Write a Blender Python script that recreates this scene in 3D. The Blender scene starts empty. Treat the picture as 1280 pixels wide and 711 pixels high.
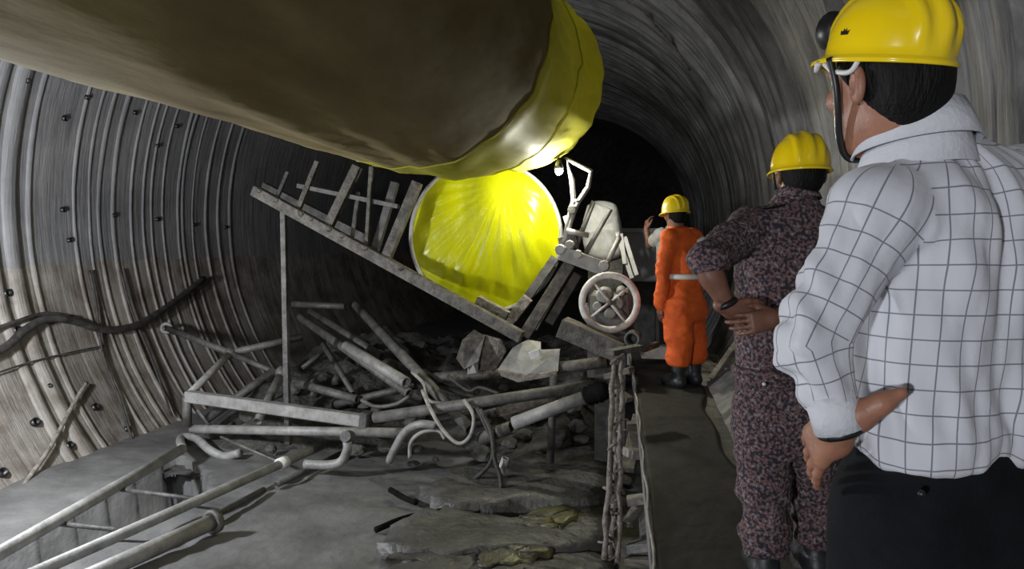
import bpy, bmesh, math, random
import numpy as np
from mathutils import Vector, Matrix
from mathutils.bvhtree import BVHTree

random.seed(7)
S = bpy.context.scene
C = S.collection
PI = math.pi
F = 900.0                      # focal length in pixels of the 1280x711 frame
CAM = Vector((0, 0, 2.3))
PITCH = math.atan(55.5 / F)
YAW = math.atan(160.0 * math.cos(PITCH) / F)

# ------------------------------------------------------------------ camera
cd = bpy.data.cameras.new('camera')
cam = bpy.data.objects.new('camera', cd)
C.objects.link(cam)
cd.sensor_width = 36.0
cd.lens = 36.0 * F / 1280.0
cd.clip_start = 0.05
cam.location = CAM
cam.rotation_euler = (PI / 2 - PITCH, 0, YAW)
S.camera = cam
RM = cam.rotation_euler.to_matrix()

# ------------------------------------------------------------------ world, exposure, lights
w = bpy.data.worlds.new('world')
S.world = w
w.use_nodes = True
w.node_tree.nodes['Background'].inputs[0].default_value = (0.62, 0.68, 0.8, 1)
w.node_tree.nodes['Background'].inputs[1].default_value = 0.0
S.view_settings.view_transform = 'Standard'
S.view_settings.look = 'None'
S.view_settings.gamma = 1
S.view_settings.use_curve_mapping = False
S.view_settings.exposure = 0.0


def light(name, kind, loc, power, col=(1, 1, 1), size=0.3, aim=None, spot=None, blend=0.5):
    ld = bpy.data.lights.new(name, kind)
    ld.energy = power
    ld.color = col
    if kind == 'AREA':
        ld.shape = 'DISK'
        ld.size = size
    else:
        ld.shadow_soft_size = size
    if spot:
        ld.spot_size = math.radians(spot)
        ld.spot_blend = blend
    o = bpy.data.objects.new(name, ld)
    C.objects.link(o)
    o.location = loc
    if aim is not None:
        o.rotation_euler = (Vector(aim) - Vector(loc)).to_track_quat('-Z', 'Y').to_euler()
    return o


HANG_LAMP = Vector((-0.80, 7.18, 2.93))
# the lamp the photograph shows, glaring between the duct and the yellow duct mouth
light('work_lamp_glow', 'POINT', HANG_LAMP + Vector((0.0, -0.02, -0.02)), 84, (1.0, 0.98, 0.84), 0.05)
# lamps the tunnel has outside the picture: one by the left wall (it lights that wall and the duct's lower left side),
# one behind the photographer (it lights the backs of the people)
light('work_lamp_left_offscreen', 'POINT', (-5.2, 4.0, 1.9), 540, (0.93, 0.96, 1.0), 0.12)
light('work_lamp_behind_offscreen', 'POINT', (-2.0, -3.2, 2.2), 620, (0.93, 0.96, 1.0), 0.15)

# ------------------------------------------------------------------ pixel helpers


def ray(px, py):
    d = Vector(((px - 640) / F, -(py - 355.5) / F, -1.0))
    return RM @ d


def W(px, py, zc):
    return CAM + ray(px, py) * zc


def PY(px, py, y):
    d = ray(px, py)
    return CAM + d * (y / d.y)


def PZ(px, py, z):
    d = ray(px, py)
    return CAM + d * ((z - CAM.z) / d.z)


TX, TZ, TR = -2.45, 2.58, 4.3


def PW(px, py, off=0.0):
    d = ray(px, py)
    R = TR - off
    ox, oz = CAM.x - TX, CAM.z - TZ
    a = d.x ** 2 + d.z ** 2
    b = 2 * (ox * d.x + oz * d.z)
    c = ox ** 2 + oz ** 2 - R * R
    t = (-b + math.sqrt(b * b - 4 * a * c)) / (2 * a)
    return CAM + d * t


# ------------------------------------------------------------------ materials
def newmat(name):
    m = bpy.data.materials.new(name)
    m.use_nodes = True
    nt = m.node_tree
    return m, nt, nt.nodes, nt.links, nt.nodes['Principled BSDF']


def mat(name, c1, c2=None, rough=0.7, metal=0.0, scale=6.0, bump=0.15, bscale=None, stretch=(1, 1, 1), detail=6, spec=0.5,
        lo=0.35, hi=0.65, bdist=0.02, trans=None, coat=0.0):
    m, nt, N, L, P = newmat(name)
    c2 = c2 or c1
    tc = N.new('ShaderNodeTexCoord')
    mp = N.new('ShaderNodeMapping')
    mp.inputs['Scale'].default_value = stretch
    L.new(tc.outputs['Object'], mp.inputs['Vector'])
    n = N.new('ShaderNodeTexNoise')
    n.inputs['Scale'].default_value = scale
    n.inputs['Detail'].default_value = detail
    n.inputs['Roughness'].default_value = 0.65
    L.new(mp.outputs[0], n.inputs['Vector'])
    r = N.new('ShaderNodeValToRGB')
    r.color_ramp.elements[0].position = lo
    r.color_ramp.elements[1].position = hi
    r.color_ramp.elements[0].color = (*c1, 1)
    r.color_ramp.elements[1].color = (*c2, 1)
    L.new(n.outputs['Fac'], r.inputs[0])
    L.new(r.outputs[0], P.inputs['Base Color'])
    P.inputs['Roughness'].default_value = rough
    P.inputs['Metallic'].default_value = metal
    P.inputs['Specular IOR Level'].default_value = spec
    P.inputs['Coat Weight'].default_value = coat
    if bump:
        n2 = N.new('ShaderNodeTexNoise')
        n2.inputs['Scale'].default_value = bscale or scale * 4
        n2.inputs['Detail'].default_value = 5
        L.new(mp.outputs[0], n2.inputs['Vector'])
        b = N.new('ShaderNodeBump')
        b.inputs['Strength'].default_value = bump
        b.inputs['Distance'].default_value = bdist
        L.new(n2.outputs['Fac'], b.inputs['Height'])
        L.new(b.outputs[0], P.inputs['Normal'])
    if trans:
        tr = N.new('ShaderNodeBsdfTranslucent')
        L.new(r.outputs[0], tr.inputs['Color'])
        mx = N.new('ShaderNodeMixShader')
        mx.inputs[0].default_value = trans
        L.new(P.outputs[0], mx.inputs[1])
        L.new(tr.outputs[0], mx.inputs[2])
        L.new(mx.outputs[0], N['Material Output'].inputs['Surface'])
    return m


def wall_material():
    """grey lining; streaks run round the ring; the lower side walls are brown and stained below an uneven tide line"""
    m, nt, N, L, P = newmat('tunnel_lining')
    geo = N.new('ShaderNodeNewGeometry')
    sep = N.new('ShaderNodeSeparateXYZ')
    L.new(geo.outputs['Position'], sep.inputs[0])

    def noise(scale, stretch, detail=6, rough=0.65):
        mp = N.new('ShaderNodeMapping')
        mp.inputs['Scale'].default_value = stretch
        L.new(geo.outputs['Position'], mp.inputs['Vector'])
        n = N.new('ShaderNodeTexNoise')
        n.inputs['Scale'].default_value = scale
        n.inputs['Detail'].default_value = detail
        n.inputs['Roughness'].default_value = rough
        L.new(mp.outputs[0], n.inputs['Vector'])
        return n.outputs['Fac']

    def ramp(f, a, b, ca, cb):
        r = N.new('ShaderNodeValToRGB')
        r.color_ramp.elements[0].position = a
        r.color_ramp.elements[1].position = b
        r.color_ramp.elements[0].color = (*ca, 1)
        r.color_ramp.elements[1].color = (*cb, 1)
        L.new(f, r.inputs[0])
        return r.outputs[0]

    def mix(f, a, b, mode='MIX'):
        x = N.new('ShaderNodeMix')
        x.data_type = 'RGBA'
        x.blend_type = mode
        if isinstance(f, float):
            x.inputs[0].default_value = f
        else:
            L.new(f, x.inputs[0])
        L.new(a, x.inputs[6])
        L.new(b, x.inputs[7])
        return x.outputs[2]

    def math_(op, a, b):
        x = N.new('ShaderNodeMath')
        x.operation = op
        for i, v in enumerate((a, b)):
            if isinstance(v, (int, float)):
                x.inputs[i].default_value = v
            else:
                L.new(v, x.inputs[i])
        return x.outputs[0]

    streak = noise(1.0, (0.7, 9.0, 0.5), 7, 0.7)
    fine = noise(1.0, (2.2, 26.0, 1.6), 5)
    blot = noise(1.6, (1, 1, 1), 5)
    base = ramp(streak, 0.34, 0.66, (0.115, 0.112, 0.115), (0.40, 0.39, 0.385))
    base = mix(0.45, base, ramp(fine, 0.4, 0.62, (0.10, 0.10, 0.10), (0.46, 0.45, 0.43)))
    base = mix(0.35, base, ramp(blot, 0.38, 0.62, (0.14, 0.135, 0.13), (0.42, 0.41, 0.40)), 'MULTIPLY')
    low = ramp(streak, 0.36, 0.66, (0.060, 0.046, 0.036), (0.33, 0.30, 0.27))
    low2 = ramp(noise(2.4, (1, 1, 1), 7), 0.36, 0.6, (0.10, 0.07, 0.05), (0.40, 0.375, 0.35))
    low = mix(0.5, low, low2)
    edge = math_('ADD', sep.outputs['Z'], math_('MULTIPLY', math_('SUBTRACT', noise(2.0, (1, 1, 1), 4), 0.5), 0.35))
    f = math_('LESS_THAN', edge, 2.02)
    left = math_('LESS_THAN', sep.outputs['X'], -3.0)
    f = math_('MULTIPLY', f, left)
    plain = ramp(blot, 0.35, 0.65, (0.17, 0.17, 0.185), (0.27, 0.27, 0.285))
    base = mix(math_('MULTIPLY', left, 0.62), base, plain)
    L.new(mix(f, base, low), P.inputs['Base Color'])
    P.inputs['Roughness'].default_value = 0.62
    b = N.new('ShaderNodeBump')
    b.inputs['Strength'].default_value = 0.55
    b.inputs['Distance'].default_value = 0.05
    L.new(math_('ADD', math_('MULTIPLY', streak, 1.0), math_('MULTIPLY', fine, 0.5)), b.inputs['Height'])
    L.new(b.outputs[0], P.inputs['Normal'])
    return m


def check_material():
    m, nt, N, L, P = newmat('checked_shirt_cotton')
    uv = N.new('ShaderNodeUVMap')
    uv.uv_map = 'cloth'
    sep = N.new('ShaderNodeSeparateXYZ')
    L.new(uv.outputs[0], sep.inputs[0])

    def line(o, per, wd):
        a = N.new('ShaderNodeMath'); a.operation = 'DIVIDE'; L.new(o, a.inputs[0]); a.inputs[1].default_value = per
        b = N.new('ShaderNodeMath'); b.operation = 'FRACT'; L.new(a.outputs[0], b.inputs[0])
        c = N.new('ShaderNodeMath'); c.operation = 'SUBTRACT'; L.new(b.outputs[0], c.inputs[0]); c.inputs[1].default_value = 0.5
        d = N.new('ShaderNodeMath'); d.operation = 'ABSOLUTE'; L.new(c.outputs[0], d.inputs[0])
        e = N.new('ShaderNodeMapRange'); L.new(d.outputs[0], e.inputs[0])
        e.inputs[1].default_value = wd * 0.55; e.inputs[2].default_value = wd * 1.25
        e.inputs[3].default_value = 1.0; e.inputs[4].default_value = 0.0
        return e.outputs[0]
    mx = N.new('ShaderNodeMath'); mx.operation = 'MAXIMUM'
    L.new(line(sep.outputs['X'], 0.036, 0.035), mx.inputs[0])
    L.new(line(sep.outputs['Y'], 0.040, 0.032), mx.inputs[1])
    k = N.new('ShaderNodeMath'); k.operation = 'MULTIPLY'; L.new(mx.outputs[0], k.inputs[0]); k.inputs[1].default_value = 0.86
    c = N.new('ShaderNodeMix'); c.data_type = 'RGBA'
    L.new(k.outputs[0], c.inputs[0])
    c.inputs[6].default_value = (0.53, 0.54, 0.585, 1)
    c.inputs[7].default_value = (0.10, 0.10, 0.13, 1)
    L.new(c.outputs[2], P.inputs['Base Color'])
    P.inputs['Roughness'].default_value = 0.8
    P.inputs['Sheen Weight'].default_value = 0.1
    tc = N.new('ShaderNodeTexCoord')
    n = N.new('ShaderNodeTexNoise'); n.inputs['Scale'].default_value = 22; n.inputs['Detail'].default_value = 4
    L.new(tc.outputs['Object'], n.inputs['Vector'])
    b = N.new('ShaderNodeBump'); b.inputs['Strength'].default_value = 0.25; b.inputs['Distance'].default_value = 0.012
    L.new(n.outputs['Fac'], b.inputs['Height']); L.new(b.outputs[0], P.inputs['Normal'])
    return m


def camo_material():
    m, nt, N, L, P = newmat('speckled_camouflage_cotton')
    tc = N.new('ShaderNodeTexCoord')
    v = N.new('ShaderNodeTexNoise'); v.inputs['Scale'].default_value = 85; v.inputs['Detail'].default_value = 1.5
    L.new(tc.outputs['Object'], v.inputs['Vector'])
    r = N.new('ShaderNodeValToRGB'); r.color_ramp.interpolation = 'CONSTANT'
    els = [(0.0, (0.018, 0.016, 0.023)), (0.44, (0.042, 0.038, 0.058)), (0.50, (0.19, 0.085, 0.065)), (0.555, (0.08, 0.07, 0.09)), (0.63, (0.21, 0.19, 0.185))]
    while len(r.color_ramp.elements) < len(els):
        r.color_ramp.elements.new(0.5)
    for e, (p, c) in zip(r.color_ramp.elements, els):
        e.position = p; e.color = (*c, 1)
    L.new(v.outputs['Fac'], r.inputs[0])
    L.new(r.outputs[0], P.inputs['Base Color'])
    P.inputs['Roughness'].default_value = 0.9
    return m


def emit(name, col, strength):
    m, nt, N, L, P = newmat(name)
    P.inputs['Base Color'].default_value = (*col, 1)
    P.inputs['Emission Color'].default_value = (*col, 1)
    P.inputs['Emission Strength'].default_value = strength
    return m


M = {
    'wall': wall_material(),
    'mud': mat('dusty_mud', (0.09, 0.09, 0.09), (0.17, 0.169, 0.166), 0.55, 0, 1.3, 0.5, 9, bdist=0.03),
    'crust': mat('dried_mud_crust', (0.045, 0.044, 0.041), (0.115, 0.112, 0.106), 0.5, 0, 3.2, 0.8, 12, bdist=0.03),
    'spoil': mat('dark_spoil', (0.03, 0.029, 0.028), (0.09, 0.086, 0.08), 0.85, 0, 5, 0.8, 20, bdist=0.04),
    'stone': mat('dusty_stone', (0.055, 0.053, 0.05), (0.15, 0.145, 0.135), 0.85, 0, 7, 0.7, 25),
    'pale_pipe': mat('pale_dusty_paint', (0.18, 0.177, 0.17), (0.34, 0.335, 0.325), 0.55, 0.1, 7, 0.2),
    'pipe': mat('dusty_steel', (0.06, 0.057, 0.054), (0.16, 0.155, 0.147), 0.6, 0.2, 9, 0.3),
    'dark_shaded_pipe': mat('dark_shaded_steel', (0.05, 0.048, 0.047), (0.125, 0.12, 0.115), 0.6, 0.3, 9, 0.3),  # darker copy of the steel; shade in the tangle is put into its colour
    'gantry': mat('muddy_steel', (0.045, 0.04, 0.035), (0.15, 0.137, 0.12), 0.65, 0.15, 11, 0.5, 40),
    'rust': mat('rusty_steel', (0.13, 0.105, 0.085), (0.34, 0.31, 0.275), 0.8, 0.1, 18, 0.7, 60),
    'white_paint': mat('chalky_white_paint', (0.40, 0.40, 0.38), (0.74, 0.73, 0.70), 0.55, 0, 8, 0.2),
    'cover': mat('white_cover_sheet', (0.52, 0.53, 0.53), (0.78, 0.78, 0.77), 0.6, 0, 5, 0.4, 14),
    'panel': mat('light_grey_panel', (0.46, 0.48, 0.50), (0.56, 0.58, 0.60), 0.5, 0, 3, 0.1),
    'duct': mat('dusty_duct_fabric', (0.19, 0.14, 0.055), (0.29, 0.235, 0.11), 0.85, 0, 1.6, 0.35, 5, spec=0.2, stretch=(1, 0.35, 1), bdist=0.03),
    'duct_yellow': mat('yellow_duct_fabric', (0.50, 0.47, 0.05), (0.70, 0.68, 0.13), 0.6, 0, 2.0, 0.3, 6, stretch=(1, 0.3, 1), trans=0.45),
    'sheet': mat('yellow_plastic_sheet', (0.60, 0.62, 0.003), (0.78, 0.80, 0.006), 0.30, 0, 3, 0.25, 16, stretch=(1, 1, 0.35), trans=0.45),
    'dull_yellow_patch': mat('mottled_dull_yellow', (0.065, 0.063, 0.05), (0.15, 0.145, 0.035), 0.4, 0, 7, 0.6, 18, lo=0.42, hi=0.7),
    'black': mat('black_rubber', (0.006, 0.006, 0.006), (0.014, 0.0135, 0.013), 1.0, 0, 8, 0.3, spec=0.04),
    'mat': mat('dark_rubber_mat', (0.008, 0.0074, 0.006), (0.022, 0.020, 0.016), 0.8, 0, 4, 0.5, 9, bdist=0.02),
    'edge': mat('pale_edge_strip', (0.20, 0.19, 0.175), (0.36, 0.34, 0.31), 0.7, 0, 15, 0.3),
    'wood': mat('grey_timber', (0.07, 0.062, 0.052), (0.20, 0.18, 0.15), 0.85, 0, 5, 0.5, 20, stretch=(1, 1, 6)),
    'concrete': mat('grey_concrete', (0.10, 0.10, 0.098), (0.24, 0.235, 0.225), 0.85, 0, 5, 0.6, 30),
    'cable': mat('black_cable', (0.016, 0.015, 0.015), (0.07, 0.065, 0.06), 0.6, 0, 10, 0.3),
    'hose': mat('pale_hose', (0.20, 0.195, 0.185), (0.38, 0.37, 0.35), 0.55, 0, 14, 0.2),
    'helmet': mat('yellow_helmet_plastic', (0.80, 0.56, 0.004), (0.86, 0.62, 0.008), 0.22, 0, 3, 0.0, coat=0.3),
    'helmet_dull': mat('dull_yellow_helmet_plastic', (0.60, 0.43, 0.004), (0.72, 0.53, 0.01), 0.34, 0, 5, 0.0),
    'white_plastic': mat('white_plastic', (0.62, 0.62, 0.62), None, 0.4, 0, 5, 0),
    'black_plastic': mat('black_plastic', (0.010, 0.010, 0.011), None, 0.4, 0, 5, 0),
    'skin': mat('brown_skin', (0.26, 0.115, 0.072), (0.32, 0.15, 0.095), 0.5, 0, 14, 0.1, 90),
    'skin_dark': mat('dark_brown_skin', (0.15, 0.066, 0.042), (0.20, 0.09, 0.058), 0.5, 0, 14, 0.1, 90),
    'hair': mat('black_hair', (0.002, 0.002, 0.002), (0.005, 0.0046, 0.0042), 0.65, 0, 60, 0.5, 160, stretch=(1, 1, 0.2), spec=0.2),
    'eye': mat('eye_white', (0.7, 0.7, 0.68), None, 0.2, 0, 5, 0),
    'check': check_material(),
    'collar': mat('white_collar_cotton', (0.52, 0.53, 0.57), (0.56, 0.57, 0.61), 0.8, 0, 20, 0.2),
    'camo': camo_material(),
    'trousers': mat('black_trouser_cloth', (0.005, 0.0053, 0.007), (0.009, 0.0095, 0.012), 0.9, 0, 10, 0.2, 200, spec=0.15),
    'orange': mat('orange_coverall_cotton', (0.55, 0.075, 0.008), (0.78, 0.13, 0.012), 0.8, 0, 7, 0.3, 30),
    'reflective': mat('silver_reflective_tape', (0.75, 0.74, 0.66), None, 0.35, 0.0, 5, 0),
    'white_cloth': mat('white_cloth', (0.66, 0.67, 0.69), None, 0.8, 0, 5, 0.2),
    'boot': mat('black_boot_rubber', (0.012, 0.013, 0.016), (0.03, 0.032, 0.036), 0.45, 0, 9, 0.2),
    'lamp': emit('lamp_glass', (1.0, 0.98, 0.86), 40.0),
}


# ------------------------------------------------------------------ object helpers
def tag(o, label=None, cat=None, group=None, kind=None):
    if label: o['label'] = label
    if cat: o['category'] = cat
    if group: o['group'] = group
    if kind: o['kind'] = kind
    return o


def empty(name, loc, label=None, cat=None, group=None):
    o = bpy.data.objects.new(name, None)
    o.empty_display_size = 0.1
    C.objects.link(o)
    o.location = loc
    return tag(o, label, cat, group)


def obj(name, bm, m, parent=None, smooth=True, loc=None):
    """bm holds WORLD coordinates; the object's origin goes to the parent's origin, or to loc"""
    me = bpy.data.meshes.new(name)
    o = bpy.data.objects.new(name, me)
    C.objects.link(o)
    org = Vector((0, 0, 0))
    if parent is not None:
        o.parent = parent
        q = parent
        while q is not None:
            org = org + q.location
            q = q.parent
    if loc is not None:
        o.location = Vector(loc) - org
        org = Vector(loc)
    bmesh.ops.translate(bm, verts=bm.verts, vec=-org)
    bm.to_mesh(me)
    bm.free()
    mats = m if isinstance(m, (list, tuple)) else [m]
    for k in mats:
        me.materials.append(M[k])
    if smooth:
        for p in me.polygons:
            p.use_smooth = True
    return o


def basecentre(bm):
    xs = [v.co for v in bm.verts]
    return Vector(((min(c.x for c in xs) + max(c.x for c in xs)) / 2, (min(c.y for c in xs) + max(c.y for c in xs)) / 2, min(c.z for c in xs)))


def solo(name, bm, m, label, cat, group=None, smooth=True, kind=None):
    o = obj(name, bm, m, None, smooth, basecentre(bm))
    return tag(o, label, cat, group, kind)


def catmull(pts, n=6):
    pts = [Vector(p) for p in pts]
    if len(pts) < 3:
        return pts
    out = []
    P = [pts[0] * 2 - pts[1]] + pts + [pts[-1] * 2 - pts[-2]]
    for i in range(1, len(P) - 2):
        for k in range(n):
            t = k / n
            a, b, c, d = P[i - 1], P[i], P[i + 1], P[i + 2]
            out.append(0.5 * ((2 * b) + (c - a) * t + (2 * a - 5 * b + 4 * c - d) * t * t + (3 * b - a - 3 * c + d) * t ** 3))
    out.append(pts[-1])
    return out


def sweep(bm, pts, rad, seg=10, hollow=0.0, cap=True):
    """tube along a polyline; rad is a number or a list; hollow > 0 gives open pipe ends with a wall"""
    pts = [Vector(p) for p in pts]
    n = len(pts)
    rs = rad if isinstance(rad, (list, tuple)) else [rad] * n
    up = None
    rings = []
    for i in range(n):
        t = (pts[min(i + 1, n - 1)] - pts[max(i - 1, 0)]).normalized()
        if up is None:
            up = Vector((0, 0, 1)) if abs(t.z) < 0.9 else Vector((0, 1, 0))
        u = (up - t * up.dot(t)).normalized()
        up = u
        v = t.cross(u)
        rings.append([bm.verts.new(pts[i] + (u * math.cos(2 * PI * k / seg) + v * math.sin(2 * PI * k / seg)) * rs[i]) for k in range(seg)])
    for a, b in zip(rings[:-1], rings[1:]):
        for k in range(seg):
            bm.faces.new((a[k], a[(k + 1) % seg], b[(k + 1) % seg], b[k]))
    for ring, sgn in ((rings[0], 1), (rings[-1], -1)):
        c = sum((v.co for v in ring), Vector()) / seg
        if hollow:
            d = (pts[1] - pts[0]).normalized() if sgn == 1 else (pts[-2] - pts[-1]).normalized()
            inner = [bm.verts.new(c + (v.co - c) * (1 - hollow)) for v in ring]
            dl = min(rs[0] * 3, (pts[-1] - pts[0]).length * 0.4)
            deep = [bm.verts.new(v.co + d * dl) for v in inner]
            for k in range(seg):
                q = (k + 1) % seg
                bm.faces.new((ring[k], inner[k], inner[q], ring[q]) if sgn == 1 else (ring[q], inner[q], inner[k], ring[k]))
                bm.faces.new((inner[k], deep[k], deep[q], inner[q]) if sgn == 1 else (inner[q], deep[q], deep[k], inner[k]))
            bm.faces.new(deep if sgn == -1 else deep[::-1])
        elif cap:
            bm.faces.new(ring[::-1] if sgn == 1 else ring)
    return bm


def tube(p0, p1, r, seg=12, hollow=0.18, sag=0.0):
    p0, p1 = Vector(p0), Vector(p1)
    n = 6 if sag else 1
    pts = [p0.lerp(p1, i / n) - Vector((0, 0, sag * math.sin(PI * i / n))) for i in range(n + 1)]
    return sweep(bmesh.new(), pts, r, seg, hollow)


def box_between(p0, p1, wd, ht, up=(0, 0, 1), bm=None, bev=0.004):
    bm = bm or bmesh.new()
    p0, p1 = Vector(p0), Vector(p1)
    t = (p1 - p0).normalized()
    up = Vector(up)
    s = t.cross(up).normalized()
    u = s.cross(t)
    nb = bmesh.new()
    q = []
    for p in (p0, p1):
        for a, b in ((-1, -1), (1, -1), (1, 1), (-1, 1)):
            q.append(nb.verts.new(p + s * a * wd / 2 + u * b * ht / 2))
    for f in ((3, 2, 1, 0), (4, 5, 6, 7), (0, 1, 5, 4), (1, 2, 6, 5), (2, 3, 7, 6), (3, 0, 4, 7)):
        nb.faces.new([q[i] for i in f])
    if bev:
        bmesh.ops.bevel(nb, geom=list(nb.edges), offset=bev, segments=1, affect='EDGES')
    me = bpy.data.meshes.new('tmp')
    nb.to_mesh(me); nb.free()
    bm.from_mesh(me)
    bpy.data.meshes.remove(me)
    return bm


def prism(pts, th, nrm=None, bm=None, bev=0.003):
    """a plate: a polygon of world points given thickness along nrm"""
    nb = bmesh.new()
    pts = [Vector(p) for p in pts]
    if nrm is None:
        nrm = (pts[1] - pts[0]).cross(pts[2] - pts[1])
    nrm = Vector(nrm).normalized()
    a = [nb.verts.new(p) for p in pts]
    b = [nb.verts.new(p + nrm * th) for p in pts]
    nb.faces.new(a[::-1])
    nb.faces.new(b)
    for i in range(len(pts)):
        j = (i + 1) % len(pts)
        nb.faces.new((a[i], a[j], b[j], b[i]))
    bmesh.ops.recalc_face_normals(nb, faces=nb.faces)
    if bev:
        bmesh.ops.bevel(nb, geom=list(nb.edges), offset=bev, segments=1, affect='EDGES')
    bm = bm or bmesh.new()
    me = bpy.data.meshes.new('tmp')
    nb.to_mesh(me); nb.free()
    bm.from_mesh(me)
    bpy.data.meshes.remove(me)
    return bm


def hsh(x, y, z, s):
    v = np.sin(x * 127.1 + y * 311.7 + z * 74.7 + s * 53.37) * 43758.5453
    return v - np.floor(v)


def vnoise(P, freq=1.0, seed=0):
    Q = np.asarray(P, float) * np.asarray(freq, float)
    i = np.floor(Q); f = Q - i
    f = f * f * (3 - 2 * f)
    r = 0
    for dx in (0, 1):
        for dy in (0, 1):
            for dz in (0, 1):
                wgt = (f[..., 0] if dx else 1 - f[..., 0]) * (f[..., 1] if dy else 1 - f[..., 1]) * (f[..., 2] if dz else 1 - f[..., 2])
                r = r + wgt * hsh(i[..., 0] + dx, i[..., 1] + dy, i[..., 2] + dz, seed)
    return r


def fbm(P, freq, seed=0, octs=3):
    fr = np.asarray(freq, float); a = 1.0; t = 0; r = 0
    for k in range(octs):
        r = r + a * vnoise(P, fr, seed + k); t += a
        a *= 0.5; fr = fr * 2.03
    return r / t


def grid_mesh(name, X, m, parent=None, smooth=True, flip=False, closed_u=False):
    """X: (nu, nv, 3) array of world points"""
    nu, nv, _ = X.shape
    idx = np.arange(nu * nv).reshape(nu, nv)
    if closed_u:
        idx = np.vstack([idx, idx[:1]])
    a, b, c, d = idx[:-1, :-1].ravel(), idx[1:, :-1].ravel(), idx[1:, 1:].ravel(), idx[:-1, 1:].ravel()
    q = np.stack([a, b, c, d] if not flip else [a, d, c, b], 1)
    me = bpy.data.meshes.new(name)
    me.from_pydata(X.reshape(-1, 3).tolist(), [], q.tolist())
    me.materials.append(M[m])
    if smooth:
        me.polygons.foreach_set('use_smooth', [True] * len(me.polygons))
    o = bpy.data.objects.new(name, me)
    C.objects.link(o)
    if parent is not None:
        o.parent = parent
    return o


REG = []


def bvh_of(bm):
    bm.verts.ensure_lookup_table()
    bm.verts.index_update()
    return BVHTree.FromPolygons([v.co.copy() for v in bm.verts], [[v.index for v in f.verts] for f in bm.faces])


def register(o):
    """remember a finished thing (and its parts) so that later things are laid beside it, not through it"""
    if o.type == 'MESH':
        off = Vector((0, 0, 0)); q = o
        while q is not None:
            off = off + q.location; q = q.parent
        REG.append(BVHTree.FromPolygons([v.co + off for v in o.data.vertices], [tuple(p.vertices) for p in o.data.polygons]))
    for ch in C.objects:
        if ch.parent == o:
            register(ch)


def clear_of_all(bm):
    t = bvh_of(bm)
    return not any(t.overlap(r) for r in REG)


def lay(build, steps=24, step=0.03):
    """build(d) makes the shape at a depth offset d; take the smallest offset at which it passes through nothing"""
    for k in range(steps * 2 + 1):
        d = ((k + 1) // 2) * step * (1 if k % 2 else -1)
        bm = build(d)
        if clear_of_all(bm):
            return bm, d
        bm.free()
    return build(0), 0.0


def settle(bm, zfun, sink=0.006):
    """drop a shape until its lowest point just presses into the surface below"""
    g = min(v.co.z - zfun(v.co.x, v.co.y) for v in bm.verts)
    bmesh.ops.translate(bm, verts=bm.verts, vec=Vector((0, 0, -g - sink)))
    return bm


# ------------------------------------------------------------------ THE TUNNEL
def arc_section(name, a0, a1, seed):
    ys = np.concatenate([np.arange(-4, 20, 0.13), np.arange(20, 36.1, 0.4)])
    an = np.radians(np.arange(a0, a1 + 0.01, 2.5))
    A, Y = np.meshgrid(an, ys, indexing='ij')
    X = np.zeros(A.shape + (3,))
    P = np.stack([np.cos(A) * TR, Y, np.sin(A) * TR], -1)
    d = (fbm(P, (0.6, 3.0, 0.6), 3) - 0.5) * 0.07 + (fbm(P, (1.2, 7.0, 1.2), 9) - 0.5) * 0.035
    R = TR + (0.015 + d * 0.4 if name == 'wall_left' else 0.03 + d)
    X[..., 0] = TX + R * np.cos(A); X[..., 1] = Y; X[..., 2] = TZ + R * np.sin(A)
    o = grid_mesh(name, X, 'wall')
    o['kind'] = 'structure'
    return o


walls = {}
for nm, a0, a1, sd in (('wall_right', -50, 50, 1), ('ceiling', 50, 130, 2), ('wall_left', 130, 230, 3)):
    walls[nm] = (arc_section(nm, a0, a1, sd), a0, a1)

# raised rings of the lining, each its own piece on the wall it belongs to
rr = random.Random(11)
ribs = []
y = 1.0
while y < 27:
    ribs.append((y, rr.choice((0.05, 0.07, 0.10, 0.16, 0.26)), rr.uniform(0.03, 0.11)))
    y += ribs[-1][1] + rr.choice((0.09, 0.14, 0.22, 0.40))
ribs = [r for r in ribs if not 8.02 < r[0] < 8.42]
ribs += [(7.72, 0.22, 0.09), (7.96, 0.06, 0.07), (8.52, 0.10, 0.06), (10.5, 0.30, 0.09)]
left_ribs = [(6.55, 0.16, 0.015), (6.80, 0.24, 0.020), (7.03, 0.08, 0.016)]
y = 7.70
while y < 11.2:
    left_ribs.append((y, rr.choice((0.035, 0.05, 0.08)), rr.uniform(0.003, 0.012)))
    y += rr.choice((0.12, 0.17, 0.24, 0.34))
for nm, (wo, a0, a1) in walls.items():
    for k, (y, wd, dp) in enumerate(left_ribs if nm == 'wall_left' else ribs):
        an = np.radians(np.linspace(a0, a1, 34))
        P = np.stack([np.cos(an) * 4, np.full_like(an, y), np.sin(an) * 4], -1)
        wob = (fbm(P, (1.1, 1, 1.1), 20 + k) - 0.5) * (0.05 if nm == 'wall_left' else 0.10)
        dd = dp * (0.6 + 0.8 * fbm(P, (1.5, 1, 1.5), 40 + k))
        prof = [(-0.5, -0.06), (-0.38, 0.8), (0.0, 1.0), (0.36, 0.85), (0.5, -0.06)]
        X = np.zeros((34, len(prof), 3))
        for j, (pw, ph) in enumerate(prof):
            bs = 0.03 if nm == 'wall_left' else 0.06
            R = TR + bs - (np.maximum(ph, 0) * (dd + bs)) + (0.08 if ph < 0 else 0)
            X[:, j, 0] = TX + R * np.cos(an)
            X[:, j, 1] = y + pw * wd * (0.8 + 0.5 * fbm(P, (2, 1, 2), 60 + k)) + wob
            X[:, j, 2] = TZ + R * np.sin(an)
        grid_mesh('lining_rib', X, 'wall', wo)

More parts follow.
